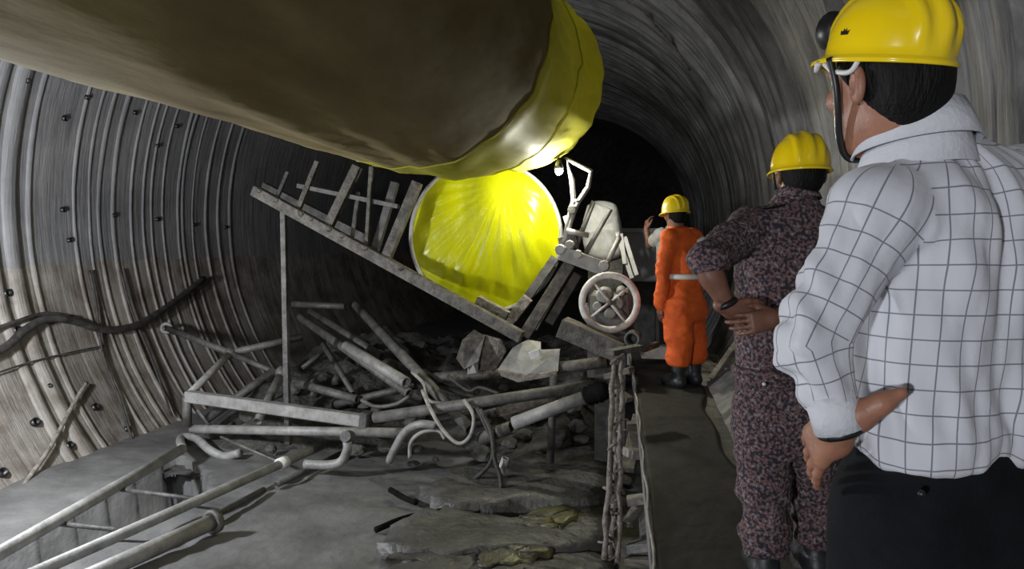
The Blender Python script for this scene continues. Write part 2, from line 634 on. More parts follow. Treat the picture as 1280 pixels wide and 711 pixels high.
# drainage bores in the left wall; the shade inside them is put in as black
for px, py, r in ((34, 101, .035), (82, 148, .04), (110, 122, .035), (170, 141, .035), (222, 158, .032), (80, 262, .038), (143, 269, .038),
                  (198, 274, .036), (243, 281, .032), (283, 284, .032), (198, 182, .03), (45, 527, .055), (88, 556, .05), (86, 592, .05),
                  (120, 508, .05), (128, 590, .045), (4, 590, .055), (160, 535, .045), (22, 412, .05), (10, 366, .05), (88, 300, .035), (62, 482, .03)):
    p = PW(px, py, 0.015)
    n = Vector((TX - p.x, 0, TZ - p.z)).normalized()
    obj('drain_bore', sweep(bmesh.new(), [p - n * 0.10, p + n * 0.014], r * 0.85, 9, 0.22), 'black_plastic', walls['wall_left'][0])

# rough rock face closing the drive far away
yy, zz = np.meshgrid(np.linspace(-7.2, 2.3, 30), np.linspace(-1.5, 7.2, 28), indexing='ij')
P = np.stack([yy, np.full_like(yy, 0), zz], -1)
X = np.stack([yy, 33 - 2.0 * fbm(P, 0.6, 5), zz], -1)
o = grid_mesh('wall_back', X, 'spoil')
o['kind'] = 'structure'

# the invert: grey mud
ys = np.concatenate([np.arange(-4, 4.2, 0.4), np.arange(4.2, 10, 0.055), np.arange(10, 34, 0.5)])
xs = np.arange(-6.3, 1.35, 0.055)
XX, YY = np.meshgrid(xs, ys, indexing='ij')
P = np.stack([XX, YY, XX * 0], -1)
ZZ = (fbm(P, 0.9, 2) - 0.5) * 0.10 + (fbm(P, (3.0, 5.0, 1), 6) - 0.5) * 0.05 - 0.02
rid = 1 - np.abs(2 * fbm(P, (1.6, 3.4, 1), 8) - 1)
ZZ += 0.05 * np.clip((XX + 2.6) / 0.9, 0, 1) * (rid - 0.7)
slot = [PZ(-52, 722, 0.0), PZ(222, 566, 0.0), PZ(256, 584, 0.0), PZ(258, 612, 0.0), PZ(18, 716, 0.0)]  # slot added between the rails, dug deep so that shade gathers in it
inside = np.zeros(XX.shape, bool)
for p, q in zip(slot, slot[1:] + slot[:1]):
    hit = ((p.y > YY) != (q.y > YY)) & (XX < (q.x - p.x) * (YY - p.y) / (q.y - p.y + 1e-9) + p.x)
    inside ^= hit
ZZ = np.where(inside, ZZ - 0.7, ZZ)
MUDZ, MUDY = ZZ, ys
o = grid_mesh('floor', np.stack([XX, YY, ZZ], -1), 'mud')
o['kind'] = 'structure'

# raised service walkway on the right; its left edge drifts with the mat
def edge_x(y):
    return float(np.interp(y, [-4, 2.85, 3.6, 4.9, 6.5, 8.4], [0.08, 0.08, 0.061, 0.027, -0.02, -0.093]))


yst = [-4, 0, 2, 2.85, 3.6, 4.9, 6.5, 8.4]
bm = bmesh.new()
top = [(bm.verts.new((edge_x(y) - 0.02, y, 1.0)), bm.verts.new((0.88, y, 1.0))) for y in yst]
bot = [(bm.verts.new((edge_x(y) - 0.02, y, 0.90)), bm.verts.new((0.88, y, 0.90))) for y in yst]
for i in range(len(yst) - 1):
    bm.faces.new((top[i][0], top[i][1], top[i + 1][1], top[i + 1][0]))
    bm.faces.new((bot[i][1], bot[i][0], bot[i + 1][0], bot[i + 1][1]))
    bm.faces.new((bot[i][0], top[i][0], top[i + 1][0], bot[i + 1][0]))
    bm.faces.new((top[i][1], bot[i][1], bot[i + 1][1], top[i + 1][1]))
bm.faces.new((bot[0][1], top[0][1], top[0][0], bot[0][0]))
bm.faces.new((bot[-1][0], top[-1][0], top[-1][1], bot[-1][1]))
walkway = obj('walkway', bm, 'concrete', None, False)
walkway['kind'] = 'structure'
for y in (0.5, 2.5, 4.5, 6.4, 8.1):
    for x in (0.16, 0.78):
        obj('support_post', box_between((x, y, -0.05), (x, y, 0.91), 0.09, 0.09, (0, 1, 0)), 'gantry', walkway, False)

# black rubber mat on it
ys = np.concatenate([np.linspace(-3.5, 0.4, 10), np.linspace(0.5, 8.35, 112)])
us = np.linspace(0, 1, 22)
U, Y = np.meshgrid(us, ys, indexing='ij')
ex = np.vectorize(edge_x)(Y)
rx = 0.53 + 0.03 * np.sin(Y * 2.1) + 0.02 * np.sin(Y * 5.3)
Xm = ex + U * (rx - ex)
P = np.stack([Xm, Y, Y * 0], -1)
calm = np.ones_like(Y)
for yf in (1.35, 2.9, 6.5, 7.95):       # trodden flat where the people stand
    calm = np.minimum(calm, np.clip((np.abs(Y - yf) - 0.42) / 0.3, 0, 1))
Zm = 1.003 + calm * (0.022 * fbm(P, (2.0, 3.2, 1), 4) + 0.014 * np.maximum(0, np.sin(Y * 3.1 + Xm * 4)) ** 6)
Xa = np.stack([Xm, Y, Zm], -1)
mt = empty('rubber_mat', (0.25, 3, 1.0), 'long dark rubber mat laid along the raised walkway', 'mat')
o = grid_mesh('mat_sheet', Xa - np.array([0.25, 3, 1.0]), 'mat', mt)
md = o.modifiers.new('thick', 'SOLIDIFY'); md.thickness = 0.012; md.offset = 1
pts = [Vector((edge_x(y) - 0.012 + 0.006 * math.sin(y * 9), y, 1.022 + 0.008 * math.sin(y * 4))) for y in np.linspace(2.0, 8.3, 60)]
obj('edge_strip', sweep(bmesh.new(), pts, 0.0085, 6), 'edge', mt)


# ------------------------------------------------------------------ VENTILATION DUCT overhead
def duct():
    st = []          # y, cx, cz, r
    for y in np.linspace(-2.0, 5.6, 66):
        st.append((y, -1.60, 3.80, 1.0))
    for y, cx, cz, r in ((5.8, -1.585, 3.805, .995), (6.0, -1.56, 3.812, .985), (6.2, -1.53, 3.822, .972), (6.4, -1.49, 3.835, .955), (6.6, -1.45, 3.85, .935),
                         (6.8, -1.405, 3.87, .915), (7.0, -1.36, 3.89, .895), (7.15, -1.31, 3.90, .895), (7.3, -1.27, 3.90, .89)):
        st.append((y, cx, cz, r))
    st = np.array(st)
    an = np.linspace(0, 2 * PI, 97)[:-1]
    A, K = np.meshgrid(an, np.arange(len(st)), indexing='ij')
    y, cx, cz, r = (st[K, i] for i in range(4))
    P = np.stack([np.cos(A) * 1.2, y, np.sin(A) * 1.2], -1)
    # soft sagging between the hangers, wrinkles slanting along the skin
    wr = (fbm(np.stack([A * 4.0 + y * 0.8, y * 1.3, A * 0], -1), (1.6, 0.9, 1), 3) - 0.5) * 0.05
    wr += 0.018 * np.sin(A * 26 + y * 3.0) * np.clip(fbm(P, (0.9, 0.7, 0.9), 12) * 2 - 0.8, 0, 1)
    wr += 0.012 * np.sin(y * 5.2 + A * 1.5) * (y > 5.2)
    seam = -0.025 * np.exp(-((y - 4.85) / 0.05) ** 2) - 0.006 * np.exp(-((y - 6.35) / 0.08) ** 2)
    R = r + wr + seam
    X = np.stack([cx + R * np.cos(A), y, cz + R * np.sin(A)], -1)
    root = empty('ventilation_duct', (-1.6, 2, 2.8), 'huge dusty fabric ventilation duct hanging overhead with a yellow far section', 'duct')
    loc = np.array([-1.6, 2, 2.8])
    kcut = int(np.searchsorted(st[:, 0], 4.85))
    grid_mesh('duct_skin', X[:, :kcut + 1] - loc, 'duct', root, closed_u=True, flip=True)
    grid_mesh('yellow_section', X[:, kcut:] - loc, 'duct_yellow', root, closed_u=True, flip=True)
    # closing drape over the far mouth
    e = X[:, -1]
    c = e.mean(0)
    rings = [e]
    for f, dy in ((0.9, 0.07), (0.7, 0.13), (0.4, 0.17), (0.02, 0.18)):
        q = c + (e - c) * f
        q[:, 1] += dy
        rings.append(q)
    grid_mesh('end_closure', np.stack(rings, 1) - loc, 'cover', root, closed_u=True, flip=True)
    for ys_ in (4.85, 6.35):
        k = int(np.argmin(abs(st[:, 0] - ys_)))
        pts = [Vector(p) + (Vector(p) - Vector((st[k, 1], p[1], st[k, 2]))).normalized() * 0.008 for p in X[:, k]]
        obj('seam_cord', sweep(bmesh.new(), pts + [pts[0]], 0.007, 6), 'duct_yellow', root)
    # hanger straps up to the crown
    for y in (0.5, 2.6, 4.7):
        for sx in (-0.55, 0.55):
            x = -1.6 + sx
            zt = TZ + math.sqrt(TR ** 2 - (x - TX) ** 2)
            obj('hanger_strap', box_between((x, y, 3.8 + math.sqrt(1 - sx * sx) - 0.03), (x, y, zt), 0.04, 0.006, (0, 1, 0)), 'black', root, False)


duct()


# round duct mouth closed with yellow plastic, resting on the gantry
def duct_mouth():
    c = PY(607, 296, 7.62)
    R = 0.80
    ax = Vector((0.14, -1, -0.03)).normalized()
    u = Vector((1, 0.14, 0)).normalized()
    v = ax.cross(u) * -1
    if v.z < 0: v = -v
    root = empty('duct_mouth', c - Vector((0, 0, R)), 'round duct mouth closed with wrinkled bright yellow plastic sheet', 'duct')
    loc = np.array(root.location)
    nr, na = 40, 144
    X = np.zeros((na, nr, 3))
    for i in range(na):
        a = 2 * PI * i / na
        for j in range(nr):
            rho = j / (nr - 1)
            x, z = math.cos(a) * rho, math.sin(a) * rho
            # pleats hang from the upper right and fan towards the lower rim
            fx, fz = x - 0.25, z - 0.75
            ph = math.atan2(fx, -fz)
            dist = math.hypot(fx, fz)
            env = min(1, dist * 0.8) * (0.35 + 0.65 * float(vnoise(np.array([ph * 4, dist * 1.2, 0]), 1.0, 5)))
            w1 = math.sin(ph * 30 + 3 * math.sin(dist * 2)) * 0.011 * env + math.sin(ph * 71 + dist * 3) * 0.005 * env
            w2 = (float(vnoise(np.array([x * 3, z * 2.2, 0.0]), 1.0, 2)) - 0.5) * 0.10
            bulge = 0.13 * (1 - rho * rho)
            p = c + u * (x * R) + v * (z * R) + ax * (bulge + (w1 * 1.3 + w2) * (1 - rho ** 6))
            X[i, j] = p
    grid_mesh('yellow_sheet', X - loc, 'sheet', root, closed_u=True, flip=True)
    bm = bmesh.new()
    pts = [c + (u * math.cos(2 * PI * k / 72) + v * math.sin(2 * PI * k / 72)) * (R + 0.012) for k in range(73)]
    sweep(bm, pts, 0.022, 8, cap=False)
    obj('rim', bm, 'pale_pipe', root)
    A, B = np.meshgrid(np.linspace(0, 2 * PI, 73)[:-1], np.linspace(0, 2.6, 14), indexing='ij')
    cn, un, vn, axn = (np.array(q) for q in (c, u, v, ax))
    Xb = cn + (np.cos(A)[..., None] * un + np.sin(A)[..., None] * vn) * (R + 0.012 * np.sin(B * 9))[..., None] - axn * B[..., None]
    grid_mesh('duct_barrel', Xb - loc, 'duct', root, closed_u=True)


duct_mouth()


# ------------------------------------------------------------------ HANGING LAMP
def hanging_lamp():
    root = empty('work_lamp', HANG_LAMP, 'small glaring white work lamp hung between duct and yellow duct mouth', 'lamp')
    bm = bmesh.new()
    c = HANG_LAMP + Vector((0.0, 0.0, 0.085))
    sweep(bm, [c + Vector((0, 0, 0.10)), c + Vector((0, 0, 0.04)), c + Vector((0, 0, -0.01))], [0.02, 0.035, 0.05], 14)
    obj('lamp_holder', bm, 'black_plastic', root)
    bm = bmesh.new()
    bmesh.ops.create_uvsphere(bm, u_segments=16, v_segments=10, radius=0.04)
    bmesh.ops.translate(bm, verts=bm.verts, vec=HANG_LAMP + Vector((0, 0, 0.055)))
    o = obj('bulb', bm, 'lamp', root)
    obj('flex', sweep(bmesh.new(), catmull([c + Vector((0, 0, 0.095)), c + Vector((0.07, 0.0, 0.09)), PY(712, 208, 7.23)]), 0.006, 6), 'black', root)


hanging_lamp()


# ------------------------------------------------------------------ SPOIL HEAP under the wreck
xs = np.arange(-5.6, -0.15, 0.07)
ys = np.arange(6.6, 12.5, 0.07)
XX, YY = np.meshgrid(xs, ys, indexing='ij')
P = np.stack([XX, YY, XX * 0], -1)
env = np.clip((YY - 7.25 - 0.35 * np.sin(XX * 1.9)) / 2.0, 0, 1) * np.clip((XX + 5.55) / 0.6, 0, 1) * np.clip((-0.2 - XX) / 0.5, 0, 1)
Z = -0.12 + env ** 0.9 * 0.62 + env * (fbm(P, 2.0, 4) - 0.4) * 0.5 + env * (fbm(P, 6.5, 9) - 0.5) * 0.18
o = grid_mesh('spoil_heap', np.stack([XX, YY, Z], -1), 'spoil', smooth=False)
tag(o, 'low dark heap of loose spoil under the wreckage', 'spoil', kind='stuff')


def spoil_z(x, y):
    i = int(np.clip(round((x + 5.6) / 0.07), 0, Z.shape[0] - 1)); j = int(np.clip(round((y - 6.6) / 0.07), 0, Z.shape[1] - 1))
    return max(0.0, float(Z[i, j]))


# ------------------------------------------------------------------ COLLAPSED GANTRY
def gantry():
    base = PY(640, 440, 7.3)
    root = empty('gantry_frame', base, 'muddy collapsed steel gantry frame tilted under the duct', 'gantry')

    def beam(a, b, wd, ht, name='beam', m='gantry', up=(0, 0, 1)):
        return obj(name, box_between(a, b, wd, ht, up), m, root, False)
    # long inclined top chord
    A, B = PY(318, 238, 7.40), PY(652, 421, 6.98)
    beam(A, B, 0.10, 0.115, 'main_beam')
    off = Vector((0.02, 0.35, 0.0))
    beam(PY(330, 233, 8.9), PY(462, 300, 8.6), 0.10, 0.11, 'rear_beam', 'dark_shaded_pipe')
    t = (B - A).normalized()
    # raking posts between chord and duct
    for (x0, y0, x1, y1, Y, wd, m) in ((372, 264, 397, 202, 7.36, 0.055, 'gantry'), (410, 284, 447, 208, 7.32, 0.095, 'gantry'), (458, 310, 464, 208, 7.28, 0.04, 'gantry'),
                                       (468, 316, 494, 228, 7.40, 0.08, 'dark_shaded_pipe'), (482, 324, 522, 228, 7.22, 0.10, 'gantry'), (440, 300, 448, 240, 7.40, 0.04, 'dark_shaded_pipe'),
                                       (345, 250, 360, 215, 7.38, 0.04, 'dark_shaded_pipe')):
        beam(PY(x0, y0, Y), PY(x1, y1, Y + 0.1), wd, wd, 'raking_post', m, (0, 1, 0))
    beam(PY(372, 232, 7.44), PY(498, 258, 7.36), 0.05, 0.05, 'cross_tie', 'dark_shaded_pipe')
    # bolts and lumps on the chord
    for f in (0.03, 0.10, 0.2, 0.24, 0.31, 0.36, 0.45, 0.58):
        p = A.lerp(B, f) + Vector((0, -0.05, 0.04))
        bm = bmesh.new()
        bmesh.ops.create_icosphere(bm, subdivisions=1, radius=0.03 + 0.02 * random.random())
        bmesh.ops.translate(bm, verts=bm.verts, vec=p)
        obj('bolt_lump', bm, 'gantry', root, False)
    # leaning box columns right of the mouth
    for (x0, y0, x1, y1, Y, wd, m) in ((655, 420, 712, 330, 7.1, 0.115, 'gantry'), (686, 404, 722, 343, 7.25, 0.09, 'gantry'), (634, 408, 694, 322, 7.5, 0.09, 'dark_shaded_pipe'),
                                       (668, 412, 702, 352, 7.5, 0.06, 'dark_shaded_pipe')):
        beam(PY(x0, y0, Y), PY(x1, y1, Y + 0.12), wd, wd, 'column', m, (0, 1, 0))
    # flange blocks under the mouth
    for (x0, y0, x1, y1, Y, wd) in ((596, 376, 634, 396, 7.3, 0.12), (640, 398, 660, 372, 7.35, 0.11)):
        beam(PY(x0, y0, Y), PY(x1, y1, Y), wd, wd, 'packing_block', 'rust')
    # folded gusset plate at the foot
    g = [PY(x, y, 6.85 + d) for x, y, d in ((622, 462, .02), (640, 436, .12), (660, 424, .2), (676, 428, .2), (676, 438, .1), (700, 437, .05), (698, 462, -.02), (660, 468, -.04), (640, 474, -.04))]
    obj('gusset_plate', prism(g, 0.03, (0, 1, 0.2)), 'pale_pipe', root, False)
    g = [PY(x, y, 6.80) for x, y in ((622, 463), (660, 469), (698, 463), (694, 470), (648, 478), (626, 470))]
    obj('gusset_fold', prism(g, 0.03, (0, 1, 0.2)), 'rust', root, False)
    obj('lug', prism([PY(x, y, 6.8) for x, y in ((660, 441), (674, 436), (676, 444), (664, 450))], 0.04, (0, 1, 0)), 'white_paint', root, False)
    # crumpled web plates left of the gusset
    for pts, m in ((((578, 425), (592, 412), (606, 420), (598, 452), (580, 462), (570, 448)), 'gantry'), (((604, 418), (626, 424), (632, 440), (618, 464), (600, 462)), 'rust'),
                   (((585, 440), (600, 432), (596, 466), (584, 468)), 'pale_pipe')):
        g = [PY(x, y, 7.05 + random.uniform(-.12, .12)) for x, y in pts]
        obj('web_plate', prism(g, 0.025, (0.2, 1, 0.1)), m, root, False)
    # rails and ladder frame at the top right
    def rail(pts, r, Y, name='rail', m='pale_pipe'):
        q = [PY(x, y, Y) for x, y in pts]
        return obj(name, sweep(bmesh.new(), q, r, 8), m, root)
    rail([(705, 302), (712, 270), (717, 250), (715, 225), (708, 199), (739, 214), (735, 234), (723, 252), (718, 262), (711, 285), (703, 308)], 0.026, 7.25, 'ladder_loop')
    rail([(716, 250), (724, 252)], 0.02, 7.24)
    rail([(720, 308), (742, 252), (763, 262), (731, 318)], 0.026, 7.3, 'guard_rail')
    rail([(708, 288), (736, 294)], 0.028, 7.2)
    rail([(774, 298), (758, 330)], 0.026, 7.2, 'strut')
    rail([(772, 292), (775, 300)], 0.02, 7.2, 'strut')
    rail([(706, 270), (714, 296), (726, 320)], 0.022, 7.35)
    beam(PY(702, 316, 7.2), PY(757, 336, 7.2), 0.16, 0.14, 'platform_bracket', 'pale_pipe')
    beam(PY(700, 306, 7.3), PY(722, 300, 7.3), 0.14, 0.15, 'platform_bracket', 'gantry')
    for (x, y, Y, r) in ((715, 262, 7.2, .05), (700, 312, 7.15, .06), (755, 332, 7.1, .06), (712, 306, 7.12, .05), (722, 318, 7.12, .05)):
        bm = bmesh.new()
        bmesh.ops.create_cone(bm, cap_ends=True, segments=8, radius1=r, radius2=r * 0.8, depth=r * 1.6)
        bmesh.ops.rotate(bm, verts=bm.verts, matrix=Matrix.Rotation(PI / 2, 3, 'X'))
        bmesh.ops.translate(bm, verts=bm.verts, vec=PY(x, y, Y))
        obj('clamp', bm, 'pale_pipe', root, False)
    # back stays standing in the spoil
    for f in (0.12,):
        p = A.lerp(B, f)
        zb = max(spoil_z(p.x + a, p.y + b) for a in (-.045, 0, .045) for b in (-.045, 0, .045))
        beam((p.x, p.y, zb), (p.x, p.y, p.z - 0.04), 0.06, 0.06, 'stay', 'dark_shaded_pipe', (0, 1, 0))


gantry()


# ------------------------------------------------------------------ HAND WHEEL, COVERED MACHINE, CONTAINER
def hand_wheel():
    c = PY(762, 378, 6.75)
    R = 0.255
    root = empty('hand_wheel', c - Vector((0, 0, R)), 'white rimmed hand wheel with crossed spokes on a machine', 'wheel')
    ax = Vector((0.12, -1, 0.1)).normalized()
    u = Vector((1, 0.12, 0)).normalized()
    v = u.cross(ax)
    ring = lambda rr_, d: [c + ax * d + (u * math.cos(2 * PI * k / 48) + v * math.sin(2 * PI * k / 48)) * rr_ for k in range(49)]
    bm = bmesh.new()
    sweep(bm, ring(R, 0), 0.034, 10, cap=False)
    obj('rim', bm, 'white_paint', root)
    for a in (0.28, 0.28 + PI / 2, 0.28 + PI, 0.28 + 1.5 * PI):
        a += 0.15 + PI / 4 * 0.6
        d = u * math.cos(a) + v * math.sin(a)
        obj('spoke', sweep(bmesh.new(), [c + ax * 0.02, c + d * (R - 0.01)], 0.011, 8), 'white_paint', root)
    obj('hub', sweep(bmesh.new(), [c - ax * 0.12, c + ax * 0.035], 0.028, 12), 'pipe', root)
    # engine-like block that carries it
    eng = empty('winch_block', c + Vector((0, 0.4, -0.7)), 'grey lumpy winch block behind the white hand wheel', 'machine')
    obj('casing', box_between(c + Vector((-0.2, 0.42, -0.12)), c + Vector((0.22, 0.42, -0.10)), 0.34, 0.42, bev=0.05), 'pipe', eng, False)
    for dx, dz, r in ((-0.06, 0.05, .09), (0.06, -0.02, .08), (0.0, -0.12, .07), (0.10, 0.09, .05), (-0.12, -0.06, .06)):
        bm = bmesh.new()
        bmesh.ops.create_cone(bm, cap_ends=True, segments=12, radius1=r, radius2=r * 0.75, depth=0.14)
        bmesh.ops.rotate(bm, verts=bm.verts, matrix=Matrix.Rotation(PI / 2 + dx, 3, 'X'))
        bmesh.ops.translate(bm, verts=bm.verts, vec=c + Vector((dx, 0.20, dz)))
        bmesh.ops.bevel(bm, geom=list(bm.edges), offset=0.008, segments=1, affect='EDGES')
        obj('cylinder_head', bm, 'pale_pipe', eng, False)
    obj('pedestal', box_between(c + Vector((0.0, 0.42, -0.30)), (c.x, c.y + 0.42, 0.0), 0.3, 0.3, (0, 1, 0)), 'dark_shaded_pipe', eng, False)
    # bracket from wheel to block and the sill beam under it
    obj('bracket', sweep(bmesh.new(), [PY(731, 380, 6.72), PY(734, 398, 6.75), PY(742, 410, 6.85), PY(752, 418, 6.95)], 0.03, 8), 'white_paint', root)
    bm = box_between(PY(702, 408, 6.55), PY(778, 440, 6.5), 0.26, 0.17)
    solo('sill_beam', bm, 'gantry', 'short muddy box beam sloping below the hand wheel', 'beam', smooth=False)
    bm = sweep(bmesh.new(), [PY(790, 424, 6.35), PY(793, 420, 6.9)], 0.07, 14, 0.3)
    solo('pipe_stub', bm, 'pipe', 'open ended pipe stub beside the white hand wheel', 'pipe')
    bm = box_between(PY(803, 437, 6.6), PY(822, 430, 6.8), 0.05, 0.05)
    solo('steel_bar', bm, 'gantry', 'short grey bar lying just below the hand wheel', 'bar', smooth=False)


hand_wheel()


def covered_machine():
    Y = 8.7
    root = empty('covered_machine', PY(758, 430, Y), 'machine under a crumpled white cover behind the ladder rails', 'machine')
    out = [(733, 256), (746, 250), (768, 254), (774, 270), (778, 296), (776, 322), (742, 326), (730, 312), (727, 284)]
    # crumpled cover: rings of the outline pushed back
    n = 54
    o2 = catmull([PY(x, y, Y) for x, y in out] + [PY(*out[0], Y)], 6)[:-1]
    c = sum(o2, Vector()) / len(o2)
    rings = []
    for f, dy in ((0.02, -0.10), (0.4, -0.09), (0.75, -0.05), (0.95, 0.0), (1.0, 0.12), (0.98, 0.45), (0.9, 0.7)):
        rings.append([c + (p - c) * f + Vector((0, dy, 0)) for p in o2])
    X = np.array([[list(p) for p in r] for r in rings]).transpose(1, 0, 2)
    X[..., 1] -= (fbm(X, 7.0, 3) - 0.5) * 0.16
    grid_mesh('white_cover', X - np.array(root.location), 'cover', root, closed_u=True)
    obj('dark_body', box_between(PY(758, 318, Y + 0.3), Vector((PY(758, 318, Y + 0.3).x, Y + 0.3, max(spoil_z(PY(758, 318, Y + 0.3).x + a * .07, Y + .3 + b * .07) for a in range(-4, 5) for b in range(-4, 5)))), 0.42, 0.5, (0, 1, 0)), 'dark_shaded_pipe', root, False)
    for (a, b) in (((771, 290), (790, 348)), ((776, 292), (781, 330)), ((781, 296), (796, 344))):
        obj('cover_strip', box_between(PY(*a, Y - 0.1), PY(*b, Y - 0.2), 0.05, 0.02, (0, 1, 0)), 'cover', root, False)


covered_machine()


def container():
    Y = 10.2
    a, b = PY(776, 288, Y), PY(836, 288, Y)
    zb = PY(776, 352, Y).z
    root = empty('steel_skip', Vector(((a.x + b.x) / 2, Y + 0.4, 0.0)), 'light grey steel skip standing behind the orange worker', 'skip')
    mid = Vector(((a.x + b.x) / 2, Y + 0.4, 0))
    wd = b.x - a.x
    obj('upper_panel', box_between(Vector((mid.x, mid.y, zb)), Vector((mid.x, mid.y, a.z)), wd, 0.8, (0, 1, 0), bev=0.02), 'panel', root, False)
    obj('top_rim', box_between(Vector((a.x - 0.03, Y - 0.02, a.z)), Vector((b.x + 0.03, Y - 0.02, b.z)), 0.06, 0.06), 'panel', root, False)
    obj('lower_body', box_between(Vector((mid.x, mid.y, 0.02)), Vector((mid.x, mid.y, zb - 0.001)), wd * 1.02, 0.78, (0, 1, 0), bev=0.02), 'dark_shaded_pipe', root, False)
    for f in (0.2, 0.8):
        x = a.x + wd * f
        obj('stiffener', box_between((x, Y - 0.02, 0.4), (x, Y - 0.02, zb + 0.1), 0.05, 0.05, (0, 1, 0)), 'panel', root, False)


container()
bm = prism([PY(x, y, 7.6) for x, y in ((798, 434), (846, 430), (846, 450), (802, 448))], 0.05, (0, 1, 0))
solo('white_board', bm, 'white_paint', 'white board lying at the far end of the rubber mat', 'board', smooth=False)

# ------------------------------------------------------------------ PIPES
def pipe(a, b, r, m, label):
    """a, b: end pixels with their depths; the depth is eased until the pipe lies against its neighbours"""
    bm, d = lay(lambda d: tube(PY(a[0], a[1], a[2] + d), PY(b[0], b[1], b[2] + d), r, 14, 0.2))
    o = solo('steel_pipe', bm, m, label, 'pipe')
    register(o)
    return o, d


def attach(host, name, bm, m, smooth=True):
    o = obj(name, bm, m, host, smooth)
    register(o)
    return o


for nm in ('gantry_frame', 'duct_mouth', 'hand_wheel', 'winch_block', 'sill_beam', 'pipe_stub', 'steel_bar', 'covered_machine'):
    register(bpy.data.objects[nm])


def truss():
    root = empty('tubular_frame', PY(235, 540, 7.2), 'bent pale tubular frame lying on the wreckage by the left wall', 'frame')
    add = lambda n, a, b, r, m: obj(n, tube(a, b, r, 14, 0.2), m, root)
    J = PY(288, 441, 8.1)
    K = PY(234, 495, 7.2)
    obj('top_rail', box_between(K, PY(456, 526, 6.9), 0.11, 0.125, bev=0.012), 'pale_pipe', root, False)
    obj('end_cap', box_between(PY(452, 525, 6.88), PY(462, 527, 6.87), 0.135, 0.19, bev=0.01), 'dark_shaded_pipe', root, False)
    add('side_rail', K, J, 0.042, 'pale_pipe')
    add('rear_rail', J, PY(378, 421, 8.6), 0.044, 'pipe')
    d0 = PY(211, 411, 8.8)
    add('brace', J, d0, 0.042, 'pipe')
    ax = Vector((0.5, -1, 0)).normalized(); u = Vector((1, 0.5, 0)).normalized(); v = Vector((0, 0, 1))
    c = PY(208, 410, 8.8)
    obj('eye', sweep(bmesh.new(), [c + (u * math.cos(2 * PI * k / 20) + v * math.sin(2 * PI * k / 20)) * 0.06 for k in range(21)], 0.025, 8, cap=False), 'pale_pipe', root)
    add('brace', J, PY(350, 468, 7.9), 0.035, 'dark_shaded_pipe')
    add('strut', PY(352, 466, 7.7), PY(322, 527, 7.05), 0.05, 'pipe')
    bm = bmesh.new(); bmesh.ops.create_uvsphere(bm, u_segments=12, v_segments=8, radius=0.085)
    bmesh.ops.translate(bm, verts=bm.verts, vec=PY(353, 466, 7.7)); obj('joint', bm, 'pipe', root)
    bm = bmesh.new(); bmesh.ops.create_uvsphere(bm, u_segments=12, v_segments=8, radius=0.07)
    bmesh.ops.translate(bm, verts=bm.verts, vec=J); obj('joint', bm, 'pipe', root)
    add('strut', PY(345, 462, 7.9), PY(255, 526, 7.5), 0.052, 'dark_shaded_pipe')
    add('lower_rail', PY(240, 536, 7.25), PY(506, 541, 6.75), 0.05, 'pale_pipe')
    add('corner_post', K, PY(234, 532, 7.2), 0.05, 'pipe')
    add('tie', PY(247, 512, 7.2), PY(262, 532, 7.2), 0.02, 'pipe')


truss()
register(bpy.data.objects['tubular_frame'])

def rail_frame():
    """two long pale rails bottom left, along a slot in the mud"""
    a0, a1 = PZ(-60, 725, 0.14), PZ(228, 561, 0.14)
    b0, b1 = PZ(22, 725, 0.10), PZ(405, 556, 0.13)
    root = empty('rail_frame', (a0 + a1) / 2 - Vector((0, 0, 0.14)), 'pair of long pale pipe rails lying along a slot dug in the mud for shade', 'frame')
    obj('rail', tube(a0, a1, 0.05, 14), 'pale_pipe', root)
    obj('rail', tube(b0, b1, 0.043, 14), 'pale_pipe', root)
    c = b0.lerp(b1, 0.795)
    t = (b1 - b0).normalized()
    o = obj('collar', sweep(bmesh.new(), [c - t * 0.05, c + t * 0.05], 0.062, 16), 'white_paint', root)
    obj('end_hoop', sweep(bmesh.new(), catmull([a1, PY(226, 548, 7.35), PY(244, 547, 7.3), PY(262, 562, 7.0), PY(280, 570, 6.95), PY(300, 566, 6.9)], 5), 0.046, 12), 'pale_pipe', root)
    obj('tie_rod', tube(PY(276, 546, 6.75), c, 0.014, 8, 0), 'pipe', root)
    for f in (0.35, 0.62):
        obj('crosspiece', tube(a0.lerp(a1, f) - Vector((0, 0, .04)), b0.lerp(b1, f * 0.8) - Vector((0, 0, .03)), 0.02, 8, 0), 'dark_shaded_pipe', root)


rail_frame()
register(bpy.data.objects['rail_frame'])

